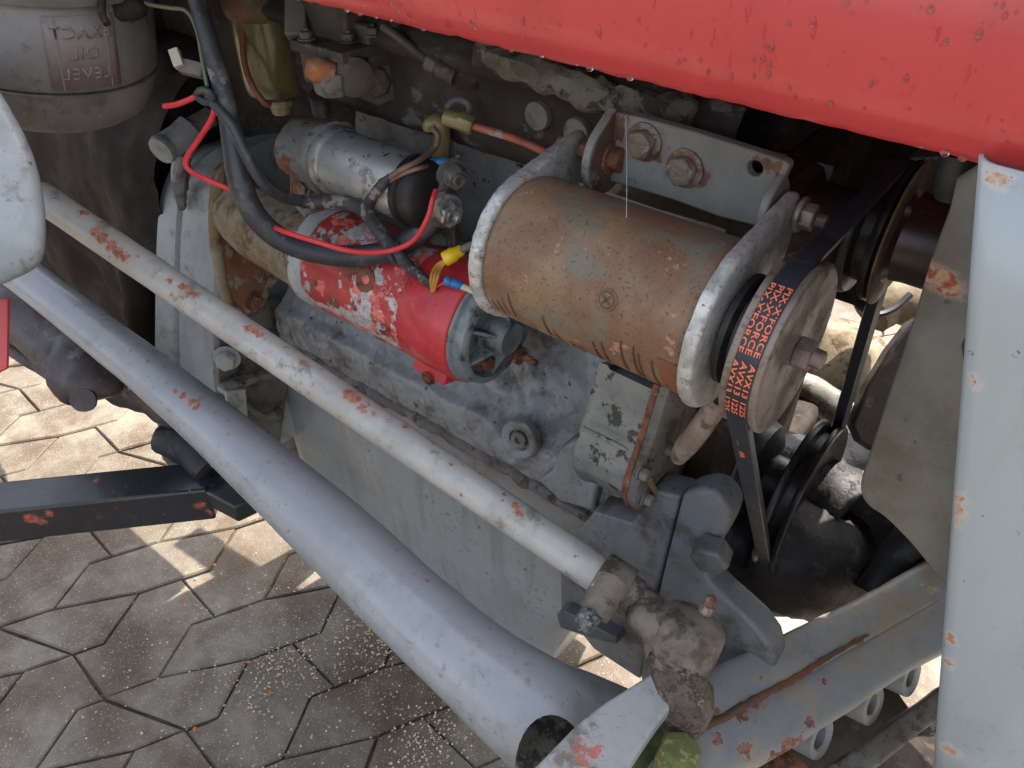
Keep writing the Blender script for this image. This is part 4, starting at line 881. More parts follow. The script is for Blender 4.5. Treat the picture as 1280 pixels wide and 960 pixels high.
ct = catmull([W(x, y, dep(x, y)) for x, y in top+[top[0]]], 3)[:-1]
b = MB(); b.rings([ct, [p-Z*.016 for p in ct]]); build(b, 'bar', M_arm, arm, bevel=.0028, seg=3)
b = MB(); b.tube([W(850, 838, .62), W(850, 862, .618), W(856, 890, .628), W(850, 910, .64)], [.021, .0235, .021, .013], 22, sm=5, wob=.0032, ws=60); build(b, 'stud_end', M_sludge, arm, ang=80)
M_moss = mat('mossy_green_metal', srgb(104, 108, 62), srgb(84, 94, 50), srgb(146, 140, 90), sc=40, c3thr=.56, c3sc=90, rough=.8, bump=1.0, bdist=.002)
kp = thing('king_pin_bolt', W(850, 965, .62), 'thick mossy yellow-green bolt head at the bottom beside the steering arm', 'bolt')
ka = (R*.1+U*.86-F*.5).normalized()
b = MB(); b.lathe(W(846, 950, .600), ka, [(-.03, .018), (0, .0175), (.001, .0170), (.013, .0165), (.016, .0145), (.0175, .010), (.018, .001)], 6, wob=.0005, ws=90, a0=.2); build(b, 'head', M_moss, kp, bevel=.0015)
b = MB(); b.lathe(W(848, 985, .618), ka, [(-.01, .027), (.004, .027), (.007, .024)], 30, wob=.001); build(b, 'washer', M_arm, kp)
b = MB(); b.ball(W(805, 940, .665), .045, .035, .028, 20, 12, .004, 40); tag(build(b, 'mossy_hub', mat('green_algae_paint', srgb(84, 100, 44), srgb(66, 82, 40), srgb(120, 124, 96), sc=26, c3thr=.6, c3sc=40, rough=.55, bump=.6), ang=80), 'bright green algae covered hub under the steering arm', 'hub')

# ================================================================== RADIUS ARM (lower of the two rods)
def rsp(lst): return [(tuple(W(x, y, d)), r) for x, y, d, r in lst]
M_rad = bpy.data.materials.new('tmp')
ra = thing('radius_arm', W(620, 930, .66), 'thick blue-grey tapering arm, lower and larger of the two rods', 'radius arm')
b = MB(); b.tube([W(0, 322, 1.02), W(60, 368, .985), W(216, 490, .905), (W(400, 652, .785)), W(520, 765, .705), W(589, 827, .67), W(664, 886, .655), W(716, 918, .675), W(790, 950, .70), W(860, 990, .72)],
                 [.0245, .0240, .0282, .0358, .0366, .0375, .0445, .0520, .052, .05], 56, sm=10, wob=.0006, ws=14)
rb = build(b, 'tapered_tube', M_rad, ra, ang=60)
b = MB(); b.tube([W(690, 905, .52), W(692, 935, .545), W(690, 985, .55)], [.024, .026, .026], 24, sm=3); b.v = [p for p in b.v]
cu = build(b, 'cut', M_dark); 
M_pocket = mat('grimy_pocket', srgb(84, 80, 70), srgb(40, 36, 32), srgb(120, 112, 92), sc=60, m2=(.45, .55), c3thr=.6, c3sc=110, rough=.7, bump=1.0, bdist=.002)
def cutpocket():
    bb = MB(); bb.v, bb.f = [], []
    ax = ray(690, 960); p0 = W(690, 960, .42)
    axn = ax.normalized(); u1 = R; v1 = axn.cross(u1).normalized(); rings = []
    for t in (0, .28):
        ring = []
        for k in range(28):
            a = 2*math.pi*k/28; ring.append(p0+axn*t+u1*((.0175+t*.05)*math.cos(a))+v1*((.027+t*.05)*math.sin(a)))
        rings.append(ring)
    bb.rings(rings); return build(bb, 'cut', M_dark)
M_rad = mat('blue_grey_radius_arm_paint', srgb(142, 146, 150), srgb(134, 138, 142), srgb(116, 116, 114), sc=5, c3thr=.64, c3sc=12, c3w=.08, rough=.38, bump=.22, coat=.25,
            chips=[(srgb(178, 184, 188), .735, 70)],
            spots=pick([rb], [(219, 489, .0035), (229, 495, .004), (240, 502, .005), (246, 508, .0045), (249, 500, .003), (268, 516, .002), (285, 525, .002), (285, 543, .0018), (165, 438, .002), (337, 578, .0018), (534, 725, .0022), (495, 688, .0016), (612, 783, .0018), (360, 664, .002)]),
            spotcol=(srgb(160, 104, 84), srgb(128, 80, 64)), spotamp=.0048, spotsc=170)
rb.data.materials[0] = M_rad
md = rb.modifiers.new('b', 'BEVEL'); md.width = .0045; md.segments = 3; md.limit_method = 'ANGLE'; md.angle_limit = math.radians(38)
bpy.data.objects.remove(cu); apply_cut(rb, cutpocket(), M_pocket)

wd_ = MB()
for i in range(34):
    t = random.random(); p = A0.lerp(A1, t)-Z*.0155+V((random.uniform(-.004, .004), -.005, 0)); q = random.uniform(.0008, .0019); wd_.ball(p, q, q, q*1.2, 8, 6)
tag(build(wd_, 'water_drops', M_water, dl, ang=80), kind='stuff')
wd_ = MB(); RP = [(60, 368, .985, .0255), (216, 490, .905, .030), (400, 652, .785, .0372), (520, 765, .705, .0375), (589, 827, .67, .0375)]
for i in range(60):
    k = random.random()*4; j = int(k); f = k-j; a, c = RP[j], RP[j+1]; m_ = [a[q]+(c[q]-a[q])*f for q in range(4)]; cen = W(m_[0], m_[1], m_[2]); an = random.uniform(-1.0, .9)
    n = (-F*math.cos(an)+(U*.7+R*.7)*math.sin(an)).normalized(); q = random.uniform(.0006, .0016); wd_.ball(cen+n*m_[3], q, q, q*.8, 8, 6)
tag(build(wd_, 'water_drops', M_water, ra, ang=80), kind='stuff')

# ================================================================== FRONT AXLE BEAM
M_axle = bpy.data.materials.new('tmp')
ab = thing('front_axle_beam', W(1010, 900, .75), 'grey double-channel front axle beam with rusty seam and open lugs', 'axle beam')
def sweep(path, sec, up, sm=6):
    P_ = catmull([p for p, _, _ in path], sm); S1 = [q.x for q in catmull([V((s, 0, 0)) for _, s, _ in path], sm)]; S2 = [q.x for q in catmull([V((s, 0, 0)) for _, _, s in path], sm)]
    rings = []
    for i, p in enumerate(P_):
        t = (P_[min(i+1, len(P_)-1)]-P_[max(0, i-1)]).normalized(); sd_ = t.cross(up).normalized(); u2 = sd_.cross(t)
        rings.append([p+sd_*(a*S1[i])+u2*(c*S2[i]) + (sd_*.0008*fbm(p, 30, 2)) for a, c in sec])
    b = MB(); return b.rings(rings)
sec = [(math.copysign(abs(math.cos(2*math.pi*k/28))**.34, math.cos(2*math.pi*k/28)), math.copysign(abs(math.sin(2*math.pi*k/28))**.42, math.sin(2*math.pi*k/28))) for k in range(28)]
UPN = (Z*.8-F*.5).normalized()
uc = build(sweep([(W(800, 925, .685), .0225, .020), (W(862, 891, .695), .0225, .02), (W(950, 843, .715), .0205, .02), (W(1030, 801, .74), .0195, .02), (W(1085, 772, .755), .0185, .02), (W(1135, 745, .77), .019, .02), (W(1200, 708, .79), .021, .02)], sec, UPN), 'upper_channel', M_axle, ab, ang=38)
lc = build(sweep([(W(790, 992, .66), .029, .02), (W(868, 948, .675), .028, .02), (W(950, 908, .695), .0265, .02), (W(1040, 856, .72), .0245, .02), (W(1105, 818, .74), .0225, .02), (W(1200, 768, .765), .023, .02)], sec, UPN), 'lower_channel', M_axle, ab, ang=38)
M_axle = mat('worn_axle_paint', srgb(146, 147, 145), srgb(132, 133, 132), srgb(150, 140, 120), sc=8, c3thr=.57, c3sc=24, c3w=.08, rough=.48, bump=.6, bdist=.0018, chips=[(srgb(92, 88, 84), .655, 26), (srgb(176, 150, 120), .67, 40)],
             spots=pick([uc, lc], [(878, 905, .004), (895, 893, .004), (925, 893, .006), (945, 882, .004), (968, 948, .009), (985, 935, .008), (1000, 925, .005), (1012, 902, .004), (932, 938, .006), (895, 925, .005), (950, 845, .003), (1030, 850, .003), (1075, 802, .004)]), spotcol=(srgb(112, 74, 62), srgb(150, 112, 92)), spotamp=.006, spotsc=120)
for o in (uc, lc): o.data.materials[0] = M_axle
b = MB(); b.tube([V(p) for p, q in pick([uc, lc], [(862, 918, 0), (905, 896, 0), (950, 871, 0), (995, 846, 0), (1040, 818, 0), (1085, 794, 0)])], [.0030, .0036, .0036, .003, .0026, .0018], 8, sm=10, wob=.0016, ws=120); build(b, 'rusty_seam', mat('seam_rust', srgb(112, 62, 46), srgb(84, 72, 50), srgb(76, 80, 54), sc=40, rough=.8, bump=1), ab, ang=80)
for (px, py, d, r_) in ((1140, 848, .77, .019), (1092, 882, .755, .020), (1027, 924, .735, .0205)):
    ax = (-F*.75+R*.62-U*.15).normalized(); b = MB(); c = W(px, py, d)
    b.lathe(c, ax, [(-.03, r_*.99), (-.002, r_), (0, r_*.97), (0, r_*.62), (-.002, r_*.52), (-.028, r_*.52)], 34, caps=(1, 1), wob=.0006); build(b, 'open_lug', M_axle, ab, ang=40)
build(sweep([(W(960, 1032, .70), .012, .010), (W(1040, 975, .725), .012, .01), (W(1110, 925, .75), .011, .01), (W(1180, 872, .775), .01, .01)], sec, UPN), 'lower_flange', M_greydirty, ab, ang=70)
build(sweep([(W(930, 1110, .84), .06, .02), (W(1040, 1040, .88), .055, .02), (W(1110, 985, .92), .045, .02), (W(1200, 930, .96), .05, .02)], sec, UPN), 'dark_underlay', M_dark, ab, ang=70)  # dark plate added to darken the view below the lugs
build(sweep([(W(860, 1040, .77), .034, .006), (W(1000, 956, .80), .034, .006), (W(1090, 902, .82), .032, .006), (W(1128, 880, .83), .030, .006)], sec, UPN), 'dark_backing', mat('brown_dark_backing', srgb(78, 68, 58), srgb(62, 54, 48), srgb(96, 90, 80), sc=16, rough=.8, bump=.6), ab, ang=70)  # dark backing added behind the lugs, stands for the shade there
b = MB(); b.ball(W(985, 965, .68), .020, .016, .014, 18, 10, .001, 60); build(b, 'rusty_stud', M_rust, ab, ang=80)
b = MB(); b.tube([W(1138, 905, .80), W(1158, 899, .79), W(1200, 888, .78)], [.013, .0155, .016], 16, sm=3, wob=.001); tag(build(b, 'stop_bolt', M_greydirty, ang=60), 'rounded grey stub poking out from behind the cowl at lower right', 'stop bolt')
b = MB(); b.tube([W(1090, 745, .80), W(1120, 700, .80), W(1150, 668, .79), W(1190, 640, .79)], .02, 14, sm=5, wob=.004, ws=30); tag(build(b, 'coolant_hose', M_black, ang=80), 'black curved hose rising behind the shroud above the axle beam', 'hose')

mir = lambda p: V((p.x, 1.24-p.y, p.z))
b = MB(); b.tube([mir(W(0, 322, 1.02)), mir(W(216, 490, .905)), mir(W(400, 652, .785))], [.026, .030, .037], 20, sm=6); tag(build(b, 'opposite_radius_arm', M_rad), 'matching radius arm on the far side of the tractor, only its shadow shows', 'radius arm')
# ================================================================== LEFT SIDE: HOUSING, RED EDGE, STEP BAR, LINKAGE
M_hous = mat('grey_rounded_housing_paint', srgb(136, 143, 146), srgb(122, 128, 130), srgb(104, 106, 100), sc=9, c3thr=.60, c3sc=24, c3w=.06, rough=.5, bump=.35, coat=.1, fleck=(srgb(80, 80, 76), .68, 90))
ho = catmull([W(x, y, .60) for x, y in ((-20, 82), (2, 112), (20, 142), (36, 172), (49, 206), (57, 242), (61, 280), (59, 318), (50, 336), (26, 350), (-10, 362), (-100, 368), (-190, 330), (-215, 210), (-170, 95), (-90, 60), (-20, 82))], 5)[:-1]
hcn = W(-80, 215, .60); rn_ = ray(-80, 215).normalized()
b = MB(); b.rings([[hcn+(p-hcn)*sc_+rn_*dz for p in ho] for sc_, dz in ((.02, -.010), (.35, -.009), (.65, -.006), (.85, -.001), (.94, .004), (.985, .011), (1.0, .020), (1.0, .06), (.99, .15))])
tag(build(b, 'rounded_housing', M_hous, ang=80), 'rounded grey painted metal housing cut by the left edge of the photo', 'housing')
b = MB(); b.prism([W(x, y, .70) for x, y in ((-60, 372), (10, 373), (8, 460), (-10, 470), (-60, 480))], F*.004)
tag(build(b, 'red_panel_edge', M_red, bevel=.0008), 'small red sheet metal edge at the left border under the housing', 'panel')
M_step = bpy.data.materials.new('tmp')
step = thing('step_bar', V((-.9, .2, .40)), 'black square steel step bar with chipped paint at left', 'step bar')
pa, pb = PZ(0, 640, .45), PZ(268, 612, .45)
dd_ = (pb-pa); dd_.z = 0; dd_.normalize(); sd2 = V((-dd_.y, dd_.x, 0))
b = MB(); cen = (pa-dd_*.5+pb)/2; b.box(cen, (pb-pa+dd_*.5)/2, sd2*.029, Z*.029); sb_ = build(b, 'square_tube', M_step, step, bevel=.004, seg=3)
M_step = mat('chipped_black_bar', srgb(40, 40, 44), srgb(32, 32, 35), srgb(70, 60, 54), sc=10, c3thr=.62, c3sc=30, c3w=.05, rough=.35, bump=.4, coat=.3, chips=[(srgb(150, 84, 62), .70, 18), (srgb(170, 170, 175), .735, 70)],
             spots=pick([sb_], [(38, 648, .008), (52, 652, .006), (62, 642, .004), (250, 632, .006), (262, 640, .004), (120, 600, .003)]), spotcol=(srgb(176, 84, 62), srgb(120, 60, 48)), spotamp=.005)
sb_.data.materials[0] = M_step
b = MB(); b.prism([PZ(x, y, .475) for x, y in ((196, 556), (232, 566), (282, 590), (318, 622), (292, 634), (262, 618), (236, 604), (222, 582))], Z*-.03); build(b, 'bracket_plate', M_step, step, bevel=.003)
b = MB(); b.tube([W(205, 548, 1.12), W(238, 560, 1.10), W(262, 590, 1.08)], [.022, .026, .02], 14, sm=4, wob=.004, ws=40); build(b, 'bracket_lump', M_grease, step, ang=80)
lk = thing('clutch_linkage', W(110, 480, 1.1), 'dark greasy linkage and lever hanging below the radius arm at left', 'linkage')
M_lk = mat('greasy_linkage', srgb(72, 62, 62), srgb(58, 50, 52), srgb(104, 98, 92), sc=16, c3thr=.62, c3sc=26, c3w=.04, rough=.5, bump=.7, bdist=.002)
b = MB(); b.tube([W(-30, 365, 1.16), W(20, 392, 1.14), W(62, 428, 1.12), W(95, 456, 1.1)], [.036, .036, .036, .040], 22, sm=5, wob=.004, ws=30); build(b, 'arm', M_lk, lk, ang=80)
b = MB(); b.tube([W(78, 440, 1.08), W(100, 462, 1.06), W(118, 486, 1.05), W(122, 500, 1.05)], [.032, .040, .036, .020], 22, sm=6, wob=.006, ws=34); build(b, 'lump', M_lk, lk, ang=80)
b = MB(); b.tube([W(100, 430, 1.1), W(140, 462, 1.1), W(185, 492, 1.1), W(230, 520, 1.1)], [.04, .038, .030, .02], 20, sm=6, wob=.006, ws=30); build(b, 'lever', M_lk, lk, ang=80)
b = MB(); b.lathe(W(105, 500, 1.02), (-F+R*.2), [(0, .016), (.006, .015), (.007, .008)], 20, wob=.001); build(b, 'pin', M_lk, lk)
b = MB(); b.tube([W(-20, 415, 1.2), W(30, 447, 1.18), W(66, 470, 1.16), W(95, 500, 1.14)], .010, 12, sm=4, wob=.001); tag(build(b, 'shadow_rod', M_lk), 'thin dark rod standing for a shadow streak on the sunlit paving at far left', 'rod')  # dark rod put in for a shadow streak across the paving

# ================================================================== AIR CLEANER, FUEL FILTER, INJECTION PUMP
M_bowl = mat('weathered_grey_bowl', srgb(128, 124, 120), srgb(112, 108, 106), srgb(96, 86, 78), sc=10, c3thr=.60, c3sc=22, c3w=.07, rough=.6, bump=.4, fleck=(srgb(140, 124, 96), .64, 140))
ac = thing('air_cleaner_bowl', W(72, 140, .80), 'round grey oil bath air cleaner bowl with mirrored raised lettering', 'air cleaner')
AC = W(66, 76, .80); AR = .098; AXA = (Z+R*.17).normalized(); AU = (X-AXA*X.dot(AXA)).normalized(); AV = AXA.cross(AU)
def seg_l(prof, nm): b = MB(); b.lathe(AC, AXA, prof, 80, wob=.0004, ws=20); return build(b, nm, M_bowl, ac, ang=40)
seg_l([(-.052, .02), (-.050, .052), (-.046, .068), (-.036, .082), (-.022, .090), (-.006, .0945), (-.001, AR-.002), (.0015, AR)], 'lower_bowl')
seg_l([(.003, AR-.0035), (.006, AR-.001), (.075, AR+.001), (.080, AR-.002)], 'body')
seg_l([(.079, AR-.004), (.081, AR+.006), (.088, AR+.009), (.094, AR+.007), (.096, AR+.001), (.104, AR+.004), (.12, AR+.006), (.2, AR+.002)], 'clamp_rim')
def cyl(a, z, rr): return AC+AXA*z+AU*(rr*math.cos(a))+AV*(rr*math.sin(a))
q = PY(105, 78, AC.y-AR*.6); aC = math.atan2(W(106, 78, .74).y-AC.y, W(106, 78, .74).x-AC.x)
rr_ = ray(103, 64); a_ = rr_.x**2+rr_.y**2; b_ = 2*(rr_.x*(C0.x-AC.x)+rr_.y*(C0.y-AC.y)); c_ = (C0.x-AC.x)**2+(C0.y-AC.y)**2-AR**2; t_ = (-b_-math.sqrt(max(0, b_*b_-4*a_*c_)))/(2*a_); tp = C0+rr_*t_
aC = math.atan2((tp-AC).dot(AV), (tp-AC).dot(AU)); zC = (tp-AC).dot(AXA)+.002
b = MB(); wid = .62
b.rings([[cyl(aC+wid*(k/12-.5), zz_, AR+.0012) for k in range(13)] for zz_ in (zC-.034, zC, zC+.030)], caps=(0, 0), closed=False)
M_lab = mat('reddish_worn_patch', srgb(112, 80, 78), srgb(120, 96, 92), srgb(124, 116, 112), sc=16, c3thr=.56, c3sc=20, c3w=.12, rough=.6, bump=.4)
M_lab2 = mat('faint_reddish_paint', srgb(122, 100, 96), srgb(126, 116, 112), srgb(128, 122, 118), sc=16, c3thr=.54, c3sc=20, c3w=.12, rough=.6, bump=.4)
lab = build(b, 'raised_plate', M_lab2, ac); md = lab.modifiers.new('s', 'SOLIDIFY'); md.thickness = .0012; md.offset = 0
def boxtext(txt, zc, size):
    cu = bpy.data.curves.new('t', 'FONT'); cu.body = txt; cu.size = size; cu.offset = size*.012; cu.space_character = 1.12; cu.resolution_u = 2; cu.align_x = 'CENTER'
    to = bpy.data.objects.new('t', cu); S.collection.objects.link(to); dg = bpy.context.evaluated_depsgraph_get(); me = bpy.data.meshes.new_from_object(to.evaluated_get(dg)); bpy.data.objects.remove(to)
    bb = MB(); bb.v = [cyl(aC-v.co.x/AR, zc+v.co.y, AR+.0022) for v in me.vertices]; bb.f = [tuple(p.vertices) for p in me.polygons]
    o = build(bb, 'raised_lettering', M_lab2, ac, ang=20); md = o.modifiers.new('s', 'SOLIDIFY'); md.thickness = .0016; md.offset = 0
boxtext('EXACT', zC+.0115, .0150); boxtext('OIL', zC-.0065, .0150); boxtext('LEVEL', zC-.0250, .0150)
for sgn in (-1, 1):
    b = MB(); b.tube([cyl(aC+sgn*.215, zC+k, AR+.0018) for k in (-.034, -.01, .01, .03)], .0009, 8); build(b, 'border_ridge', M_lab2, ac)
b = MB(); b.tube([W(128, -5, .70), W(127, 15, .70), W(134, 30, .70)], .0035, 10, sm=4); build(b, 'clip_wire', M_dark, ac)
b = MB(); b.ball(W(158, 8, .74), .022, .018, .012, 16, 10, .002, 60); build(b, 'clip_knob', M_dark, ac)
M_glass = mat('olive_filter_bowl', srgb(98, 92, 60), srgb(112, 96, 46), srgb(82, 74, 58), sc=10, c3thr=.58, c3sc=30, rough=.3, bump=.2, coat=.6)
M_fhead = mat('brown_filter_head', srgb(104, 86, 62), srgb(86, 70, 54), srgb(120, 76, 50), sc=30, rough=.6, bump=.6)
ff = thing('fuel_filter', W(340, 130, .86), 'olive yellow fuel sediment filter with pale drain plug and copper pipe', 'fuel filter')
FC = W(338, 60, .86)
b = MB(); b.lathe(FC, Z, [(-.052, .014), (-.050, .026), (-.044, .033), (-.03, .0355), (.035, .0365)], 48); build(b, 'bowl', M_glass, ff)
b = MB(); b.lathe(FC, Z, [(.034, .038), (.040, .041), (.055, .041), (.06, .036), (.12, .036)], 40, wob=.001); build(b, 'head', M_fhead, ff, ang=50)
b = MB(); b.lathe(FC, Z, [(-.072, .006), (-.070, .011), (-.062, .012), (-.061, .0155), (-.051, .017)], 10); build(b, 'drain_plug', mat('cream_plastic', srgb(168, 156, 128), srgb(150, 136, 106), sc=60, rough=.5, bump=.2), ff, bevel=.001)
M_copper = mat('rusty_copper_pipe', srgb(142, 90, 66), srgb(118, 74, 54), sc=60, rough=.5, bump=.4, metal=.2)
b = MB(); b.tube([W(302, -10, .82), W(303, 30, .82), W(305, 75, .82), W(316, 108, .82), (W(330, 128, .83)), W(338, 131, .835)], .0033, 12, sm=6); build(b, 'overflow_pipe', M_copper, ff)
b = MB(); b.box(W(352, 5, .82), R*.0035, U*.02, F*.001); build(b, 'strap', M_copper, ff)
ip = thing('injection_pump', W(430, 125, .80), 'grimy brown injection pump body with an orange rusty lever under the hood', 'pump')
M_pmp = mat('brown_grimy_pump', srgb(80, 72, 64), srgb(66, 58, 52), srgb(104, 100, 94), sc=24, c3thr=.62, c3sc=50, rough=.6, bump=.7, bdist=.002)
XH = X; 
b = MB(); b.box(W(372, 22, 0.750), R*.010, U*.020, F*.01); build(b, 'grey_block', M_greydirty, ip, bevel=.002)
b = MB(); b.box(W(422, 25, 0.750), X*.034, Y*.02, Z*.034); build(b, 'upper_body', M_pmp, ip, bevel=.004)
b = MB(); b.box(W(417, 58, 0.740), X*.036, Y*.022, Z*.005); build(b, 'flange', M_pmp, ip, bevel=.0015)
b = MB(); b.box(W(462, 50, 0.750), X*.020, Y*.02, Z*.02); build(b, 'side_cover', M_pmp, ip, bevel=.003)
for (px, py) in ((383, 43), (436, 46), (466, 38)):
    b = MB(); b.hexb(W(px, py+6, 0.725), Z, .006, .006, 1); b.lathe(W(px, py, 0.725), Z, [(0, .003), (.006, .0026)], 10); build(b, 'stud_nut', M_greydirty, ip, bevel=.0004)
b = MB(); b.box(W(418, 80, 0.750), X*.028, Y*.018, Z*.018); build(b, 'lower_body', M_pmp, ip, bevel=.004)
b = MB(); b.tube([W(386, 84, 0.720), W(400, 88, 0.720), W(420, 92, 0.722)], [.009, .0115, .008], 14, sm=4, wob=.001, ws=70); build(b, 'rusty_lever', mat('orange_rust', srgb(172, 104, 60), srgb(138, 88, 62), srgb(140, 140, 130), sc=50, c3thr=.6, c3sc=60, rough=.8, bump=.8), ip)
b = MB(); b.lathe(W(417, 118, 0.740), Z, [(0, .014), (.003, .017), (.022, .0175)], 6, a0=.4); build(b, 'hex_block', M_greydirty, ip, bevel=.002)
b = MB(); b.lathe(W(440, 92, 0.735), (X*.8-Y*.5), [(0, .018), (.012, .018), (.014, .014), (.014, .002)], 26); build(b, 'round_cap', M_pmp, ip)
b = MB(); b.lathe(W(470, 100, 0.770), (X*.5-Y*.8), [(-.01, .026), (0, .026), (.002, .024), (.002, .016), (.006, .015), (.006, .005)], 8); build(b, 'drive_flange', M_pmp, ip, bevel=.001)
b = MB(); b.tube([W(398, 118, 0.750), W(402, 140, 0.770)], .009, 12); build(b, 'black_stub', M_black, ip)
b = MB(); b.tube([W(478, 32, 0.700), W(500, 48, 0.700), W(528, 70, 0.695), W(560, 93, 0.690)], .0042, 12, sm=5)
o = build(b, 'fuel_pipe', M_pmp); pf = thing('fuel_line', W(530, 75, 0.695), 'brown fuel pipe with a square union nut just under the hood edge', 'pipe'); o.parent = pf; o.location -= pf.location; o.name = 'pipe'
b = MB(); b.hexb(W(536, 76, 0.693), W(560, 93, 0.690)-W(536, 76, 0.693), .0095, .011); build(b, 'union_nut', M_greydirty, pf, bevel=.0006)
b = MB(); b.tube([W(548, 84, 0.692), W(570, 96, 0.690)], .0078, 14); build(b, 'sleeve', M_pmp, pf)
b = MB(); b.lathe(W(580, 85, 0.700), (X*.5-Y*.8), [(0, .016), (.012, .016), (.014, .012), (.014, .002)], 20); build(b, 'banjo', M_dark, pf)
M_olive = mat('olive_plastic', srgb(132, 118, 74), srgb(116, 102, 62), sc=40, rough=.4, bump=.2, coat=.2)
hp = thing('leak_off_pipe', W(600, 165, .74), 'rust red small pipe with brass union running to the dynamo bracket', 'pipe')
b = MB(); b.tube([W(590, 157, 0.690), W(620, 166, 0.685), W(655, 178, 0.680), W(695, 198, 0.670), W(722, 225, 0.655)], .0034, 12, sm=6); build(b, 'pipe', mat('rust_red_pipe', srgb(166, 92, 72), srgb(140, 80, 62), srgb(150, 150, 144), sc=30, c3thr=.58, c3sc=40, c3w=.02, rough=.6, bump=.5), hp)
b = MB(); b.hexb(W(574, 151, 0.692), W(592, 158, 0.690)-W(574, 151, 0.692), .0085, .014); build(b, 'union_nut', M_olive, hp, bevel=.0006)
b = MB(); b.tube([W(556, 146, 0.695), W(576, 152, 0.693)], .0075, 14); b.v = b.v; build(b, 'union_body', M_olive, hp)
b = MB(); b.tube([W(574, 137, 0.700)+(R*math.cos(a)*.0095+U*math.sin(a)*.0085) for a in [k*2*math.pi/20 for k in range(21)]], .0032, 10); build(b, 'banjo_ring', M_greydirty, hp)
b = MB(); b.tube([W(537, 163, .745), W(538, 156, .742), W(548, 153, .742), W(553, 165, .745), W(552, 200, .76)], [.006, .007, .0078, .0078, .0078], 14, sm=5); tag(build(b, 'olive_sleeve', M_olive), 'olive translucent plastic sleeve standing behind the solenoid', 'sleeve')

# ================================================================== CABLES AND CONNECTORS
M_cable = mat('black_cable', srgb(60, 62, 66), srgb(50, 52, 56), srgb(86, 84, 82), sc=14, c3thr=.60, c3sc=30, c3w=.06, rough=.42, bump=.6, bsc=120, wear=0, chips=[(srgb(96, 92, 88), .66, 34)])
M_tape = mat('weathered_tape', srgb(70, 66, 68), srgb(54, 50, 54), srgb(128, 122, 116), sc=50, m2=(.45, .55), c3thr=.56, c3sc=70, c3w=.03, rough=.6, bump=1.0, bdist=.002)
M_wred = mat('red_wire_sheath', srgb(216, 62, 66), srgb(204, 50, 56), sc=40, rough=.4, bump=.1)
M_wbrn = mat('brown_wire', srgb(132, 100, 88), srgb(112, 84, 74), sc=60, rough=.5, bump=.2)
M_worg = mat('orange_wire', srgb(196, 140, 70), srgb(180, 120, 56), sc=60, rough=.45)
M_yel = mat('yellow_plastic', srgb(232, 196, 28), srgb(220, 180, 20), sc=40, rough=.35, coat=.2)
M_blu = mat('blue_plastic', srgb(40, 124, 184), srgb(34, 110, 170), sc=40, rough=.35, coat=.2)
M_wht = mat('white_plastic', srgb(206, 204, 184), srgb(190, 186, 160), sc=40, rough=.5)
M_grn = mat('green_wire', srgb(104, 136, 104), srgb(120, 112, 88), sc=10, rough=.5)
def cable(name, pts, r, m, label, cat, seg=12, sm=9, wob=0, ws=60):
    b = MB(); b.tube([W(*p) for p in pts], r, seg, sm=sm, wob=wob, ws=ws); return tag(build(b, name, m, ang=80), label, cat)
cable('starter_cable', [(238, -30, .70), (252, 20, .70), (268, 75, .71), (282, 125, .72), (292, 180, .735), (302, 235, .75), (325, 277, .765), (365, 306, .775), (425, 320, .772), (482, 315, .765), (522, 294, .757), (548, 268, .745)], [.0078, .0080, .0084, .0088, .0105, .0112, .0112, .0108, .0105, .0105, .0102, .0085], M_cable, 'thick black starter cable looping across the red starter motor', 'cable', 20, 9, .0004, 40)
cable('earth_cable', [(258, 116, .72), (272, 135, .715), (292, 160, .715), (308, 195, .72), (328, 228, .735), (352, 246, .76), (374, 251, .775)], [.004, .0052, .0052, .0052, .0050, .0052, .0058], M_cable, 'thinner black cable beside the thick one, from the cable tie to the harness', 'cable', 14, 9, .0003, 60)
def DS(px, py, off, dflt=.742):
    h = pick([c for c in sol.children], [(px, py, 0)]); return ((V(h[0][0])-C0).dot(F) if h else dflt)-off
def SD(px, py, off): return (spt(px, py, SR+.002)-C0).dot(F)-off
hn = thing('taped_harness', W(457, 264, .785), 'weathered taped wiring harness forking over the solenoid and starter', 'wiring harness')
def hpart(nm, pts, r, m, wob=.0012): b = MB(); b.tube([W(*p) for p in pts], r, 14, sm=8, wob=wob, ws=90); return build(b, nm, m, hn, ang=80)
hpart('main_run', [(370, 250, .778), (390, 254, .780), (412, 252, .776), (438, 256, .770), (457, 264, .765)], [.0055, .0068, .0072, .0070, .0075], M_tape)
hpart('lower_run', [(455, 262, .762), (470, 284, .752), (484, 302, .745), (503, 325, SD(503, 325, .014)), (524, 344, SD(524, 344, .011)), (541, 358, SD(541, 358, .003))], [.0072, .0062, .0068, .0060, .0050, .0045], M_tape)
hpart('upper_run', [(457, 262, .762), (466, 246, DS(466, 246, .008)), (478, 230, DS(478, 230, .006)), (488, 220, DS(488, 220, .005))], [.006, .0048, .0044, .0036], M_tape)
hpart('loose_tape_end', [(480, 300, .742), (487, 318, .745), (493, 330, .75)], [.005, .004, .003], M_cable)
hpart('pale_sleeve', [(520, 340, SD(520, 340, .0115)), (532, 351, SD(532, 351, .008))], [.0048, .0048], M_greydirty, .0003)
cable('brown_wire', [(480, 227, DS(480, 227, .005)), (500, 213, DS(500, 213, .005)), (522, 202, DS(522, 202, .006)), (543, 186, .735), (547, 170, .730), (541, 160, .728)], .0028, M_wbrn, 'brown wire curving up from the harness into the olive sleeve', 'wire', 10)
cable('brown_wire', [(482, 229, DS(482, 229, .004)), (505, 217, DS(505, 217, .004)), (525, 210, DS(525, 210, .005)), (541, 206, .732)], .0020, M_wbrn, 'thin reddish brown wire ending in the upper blue connector', 'wire', 10)
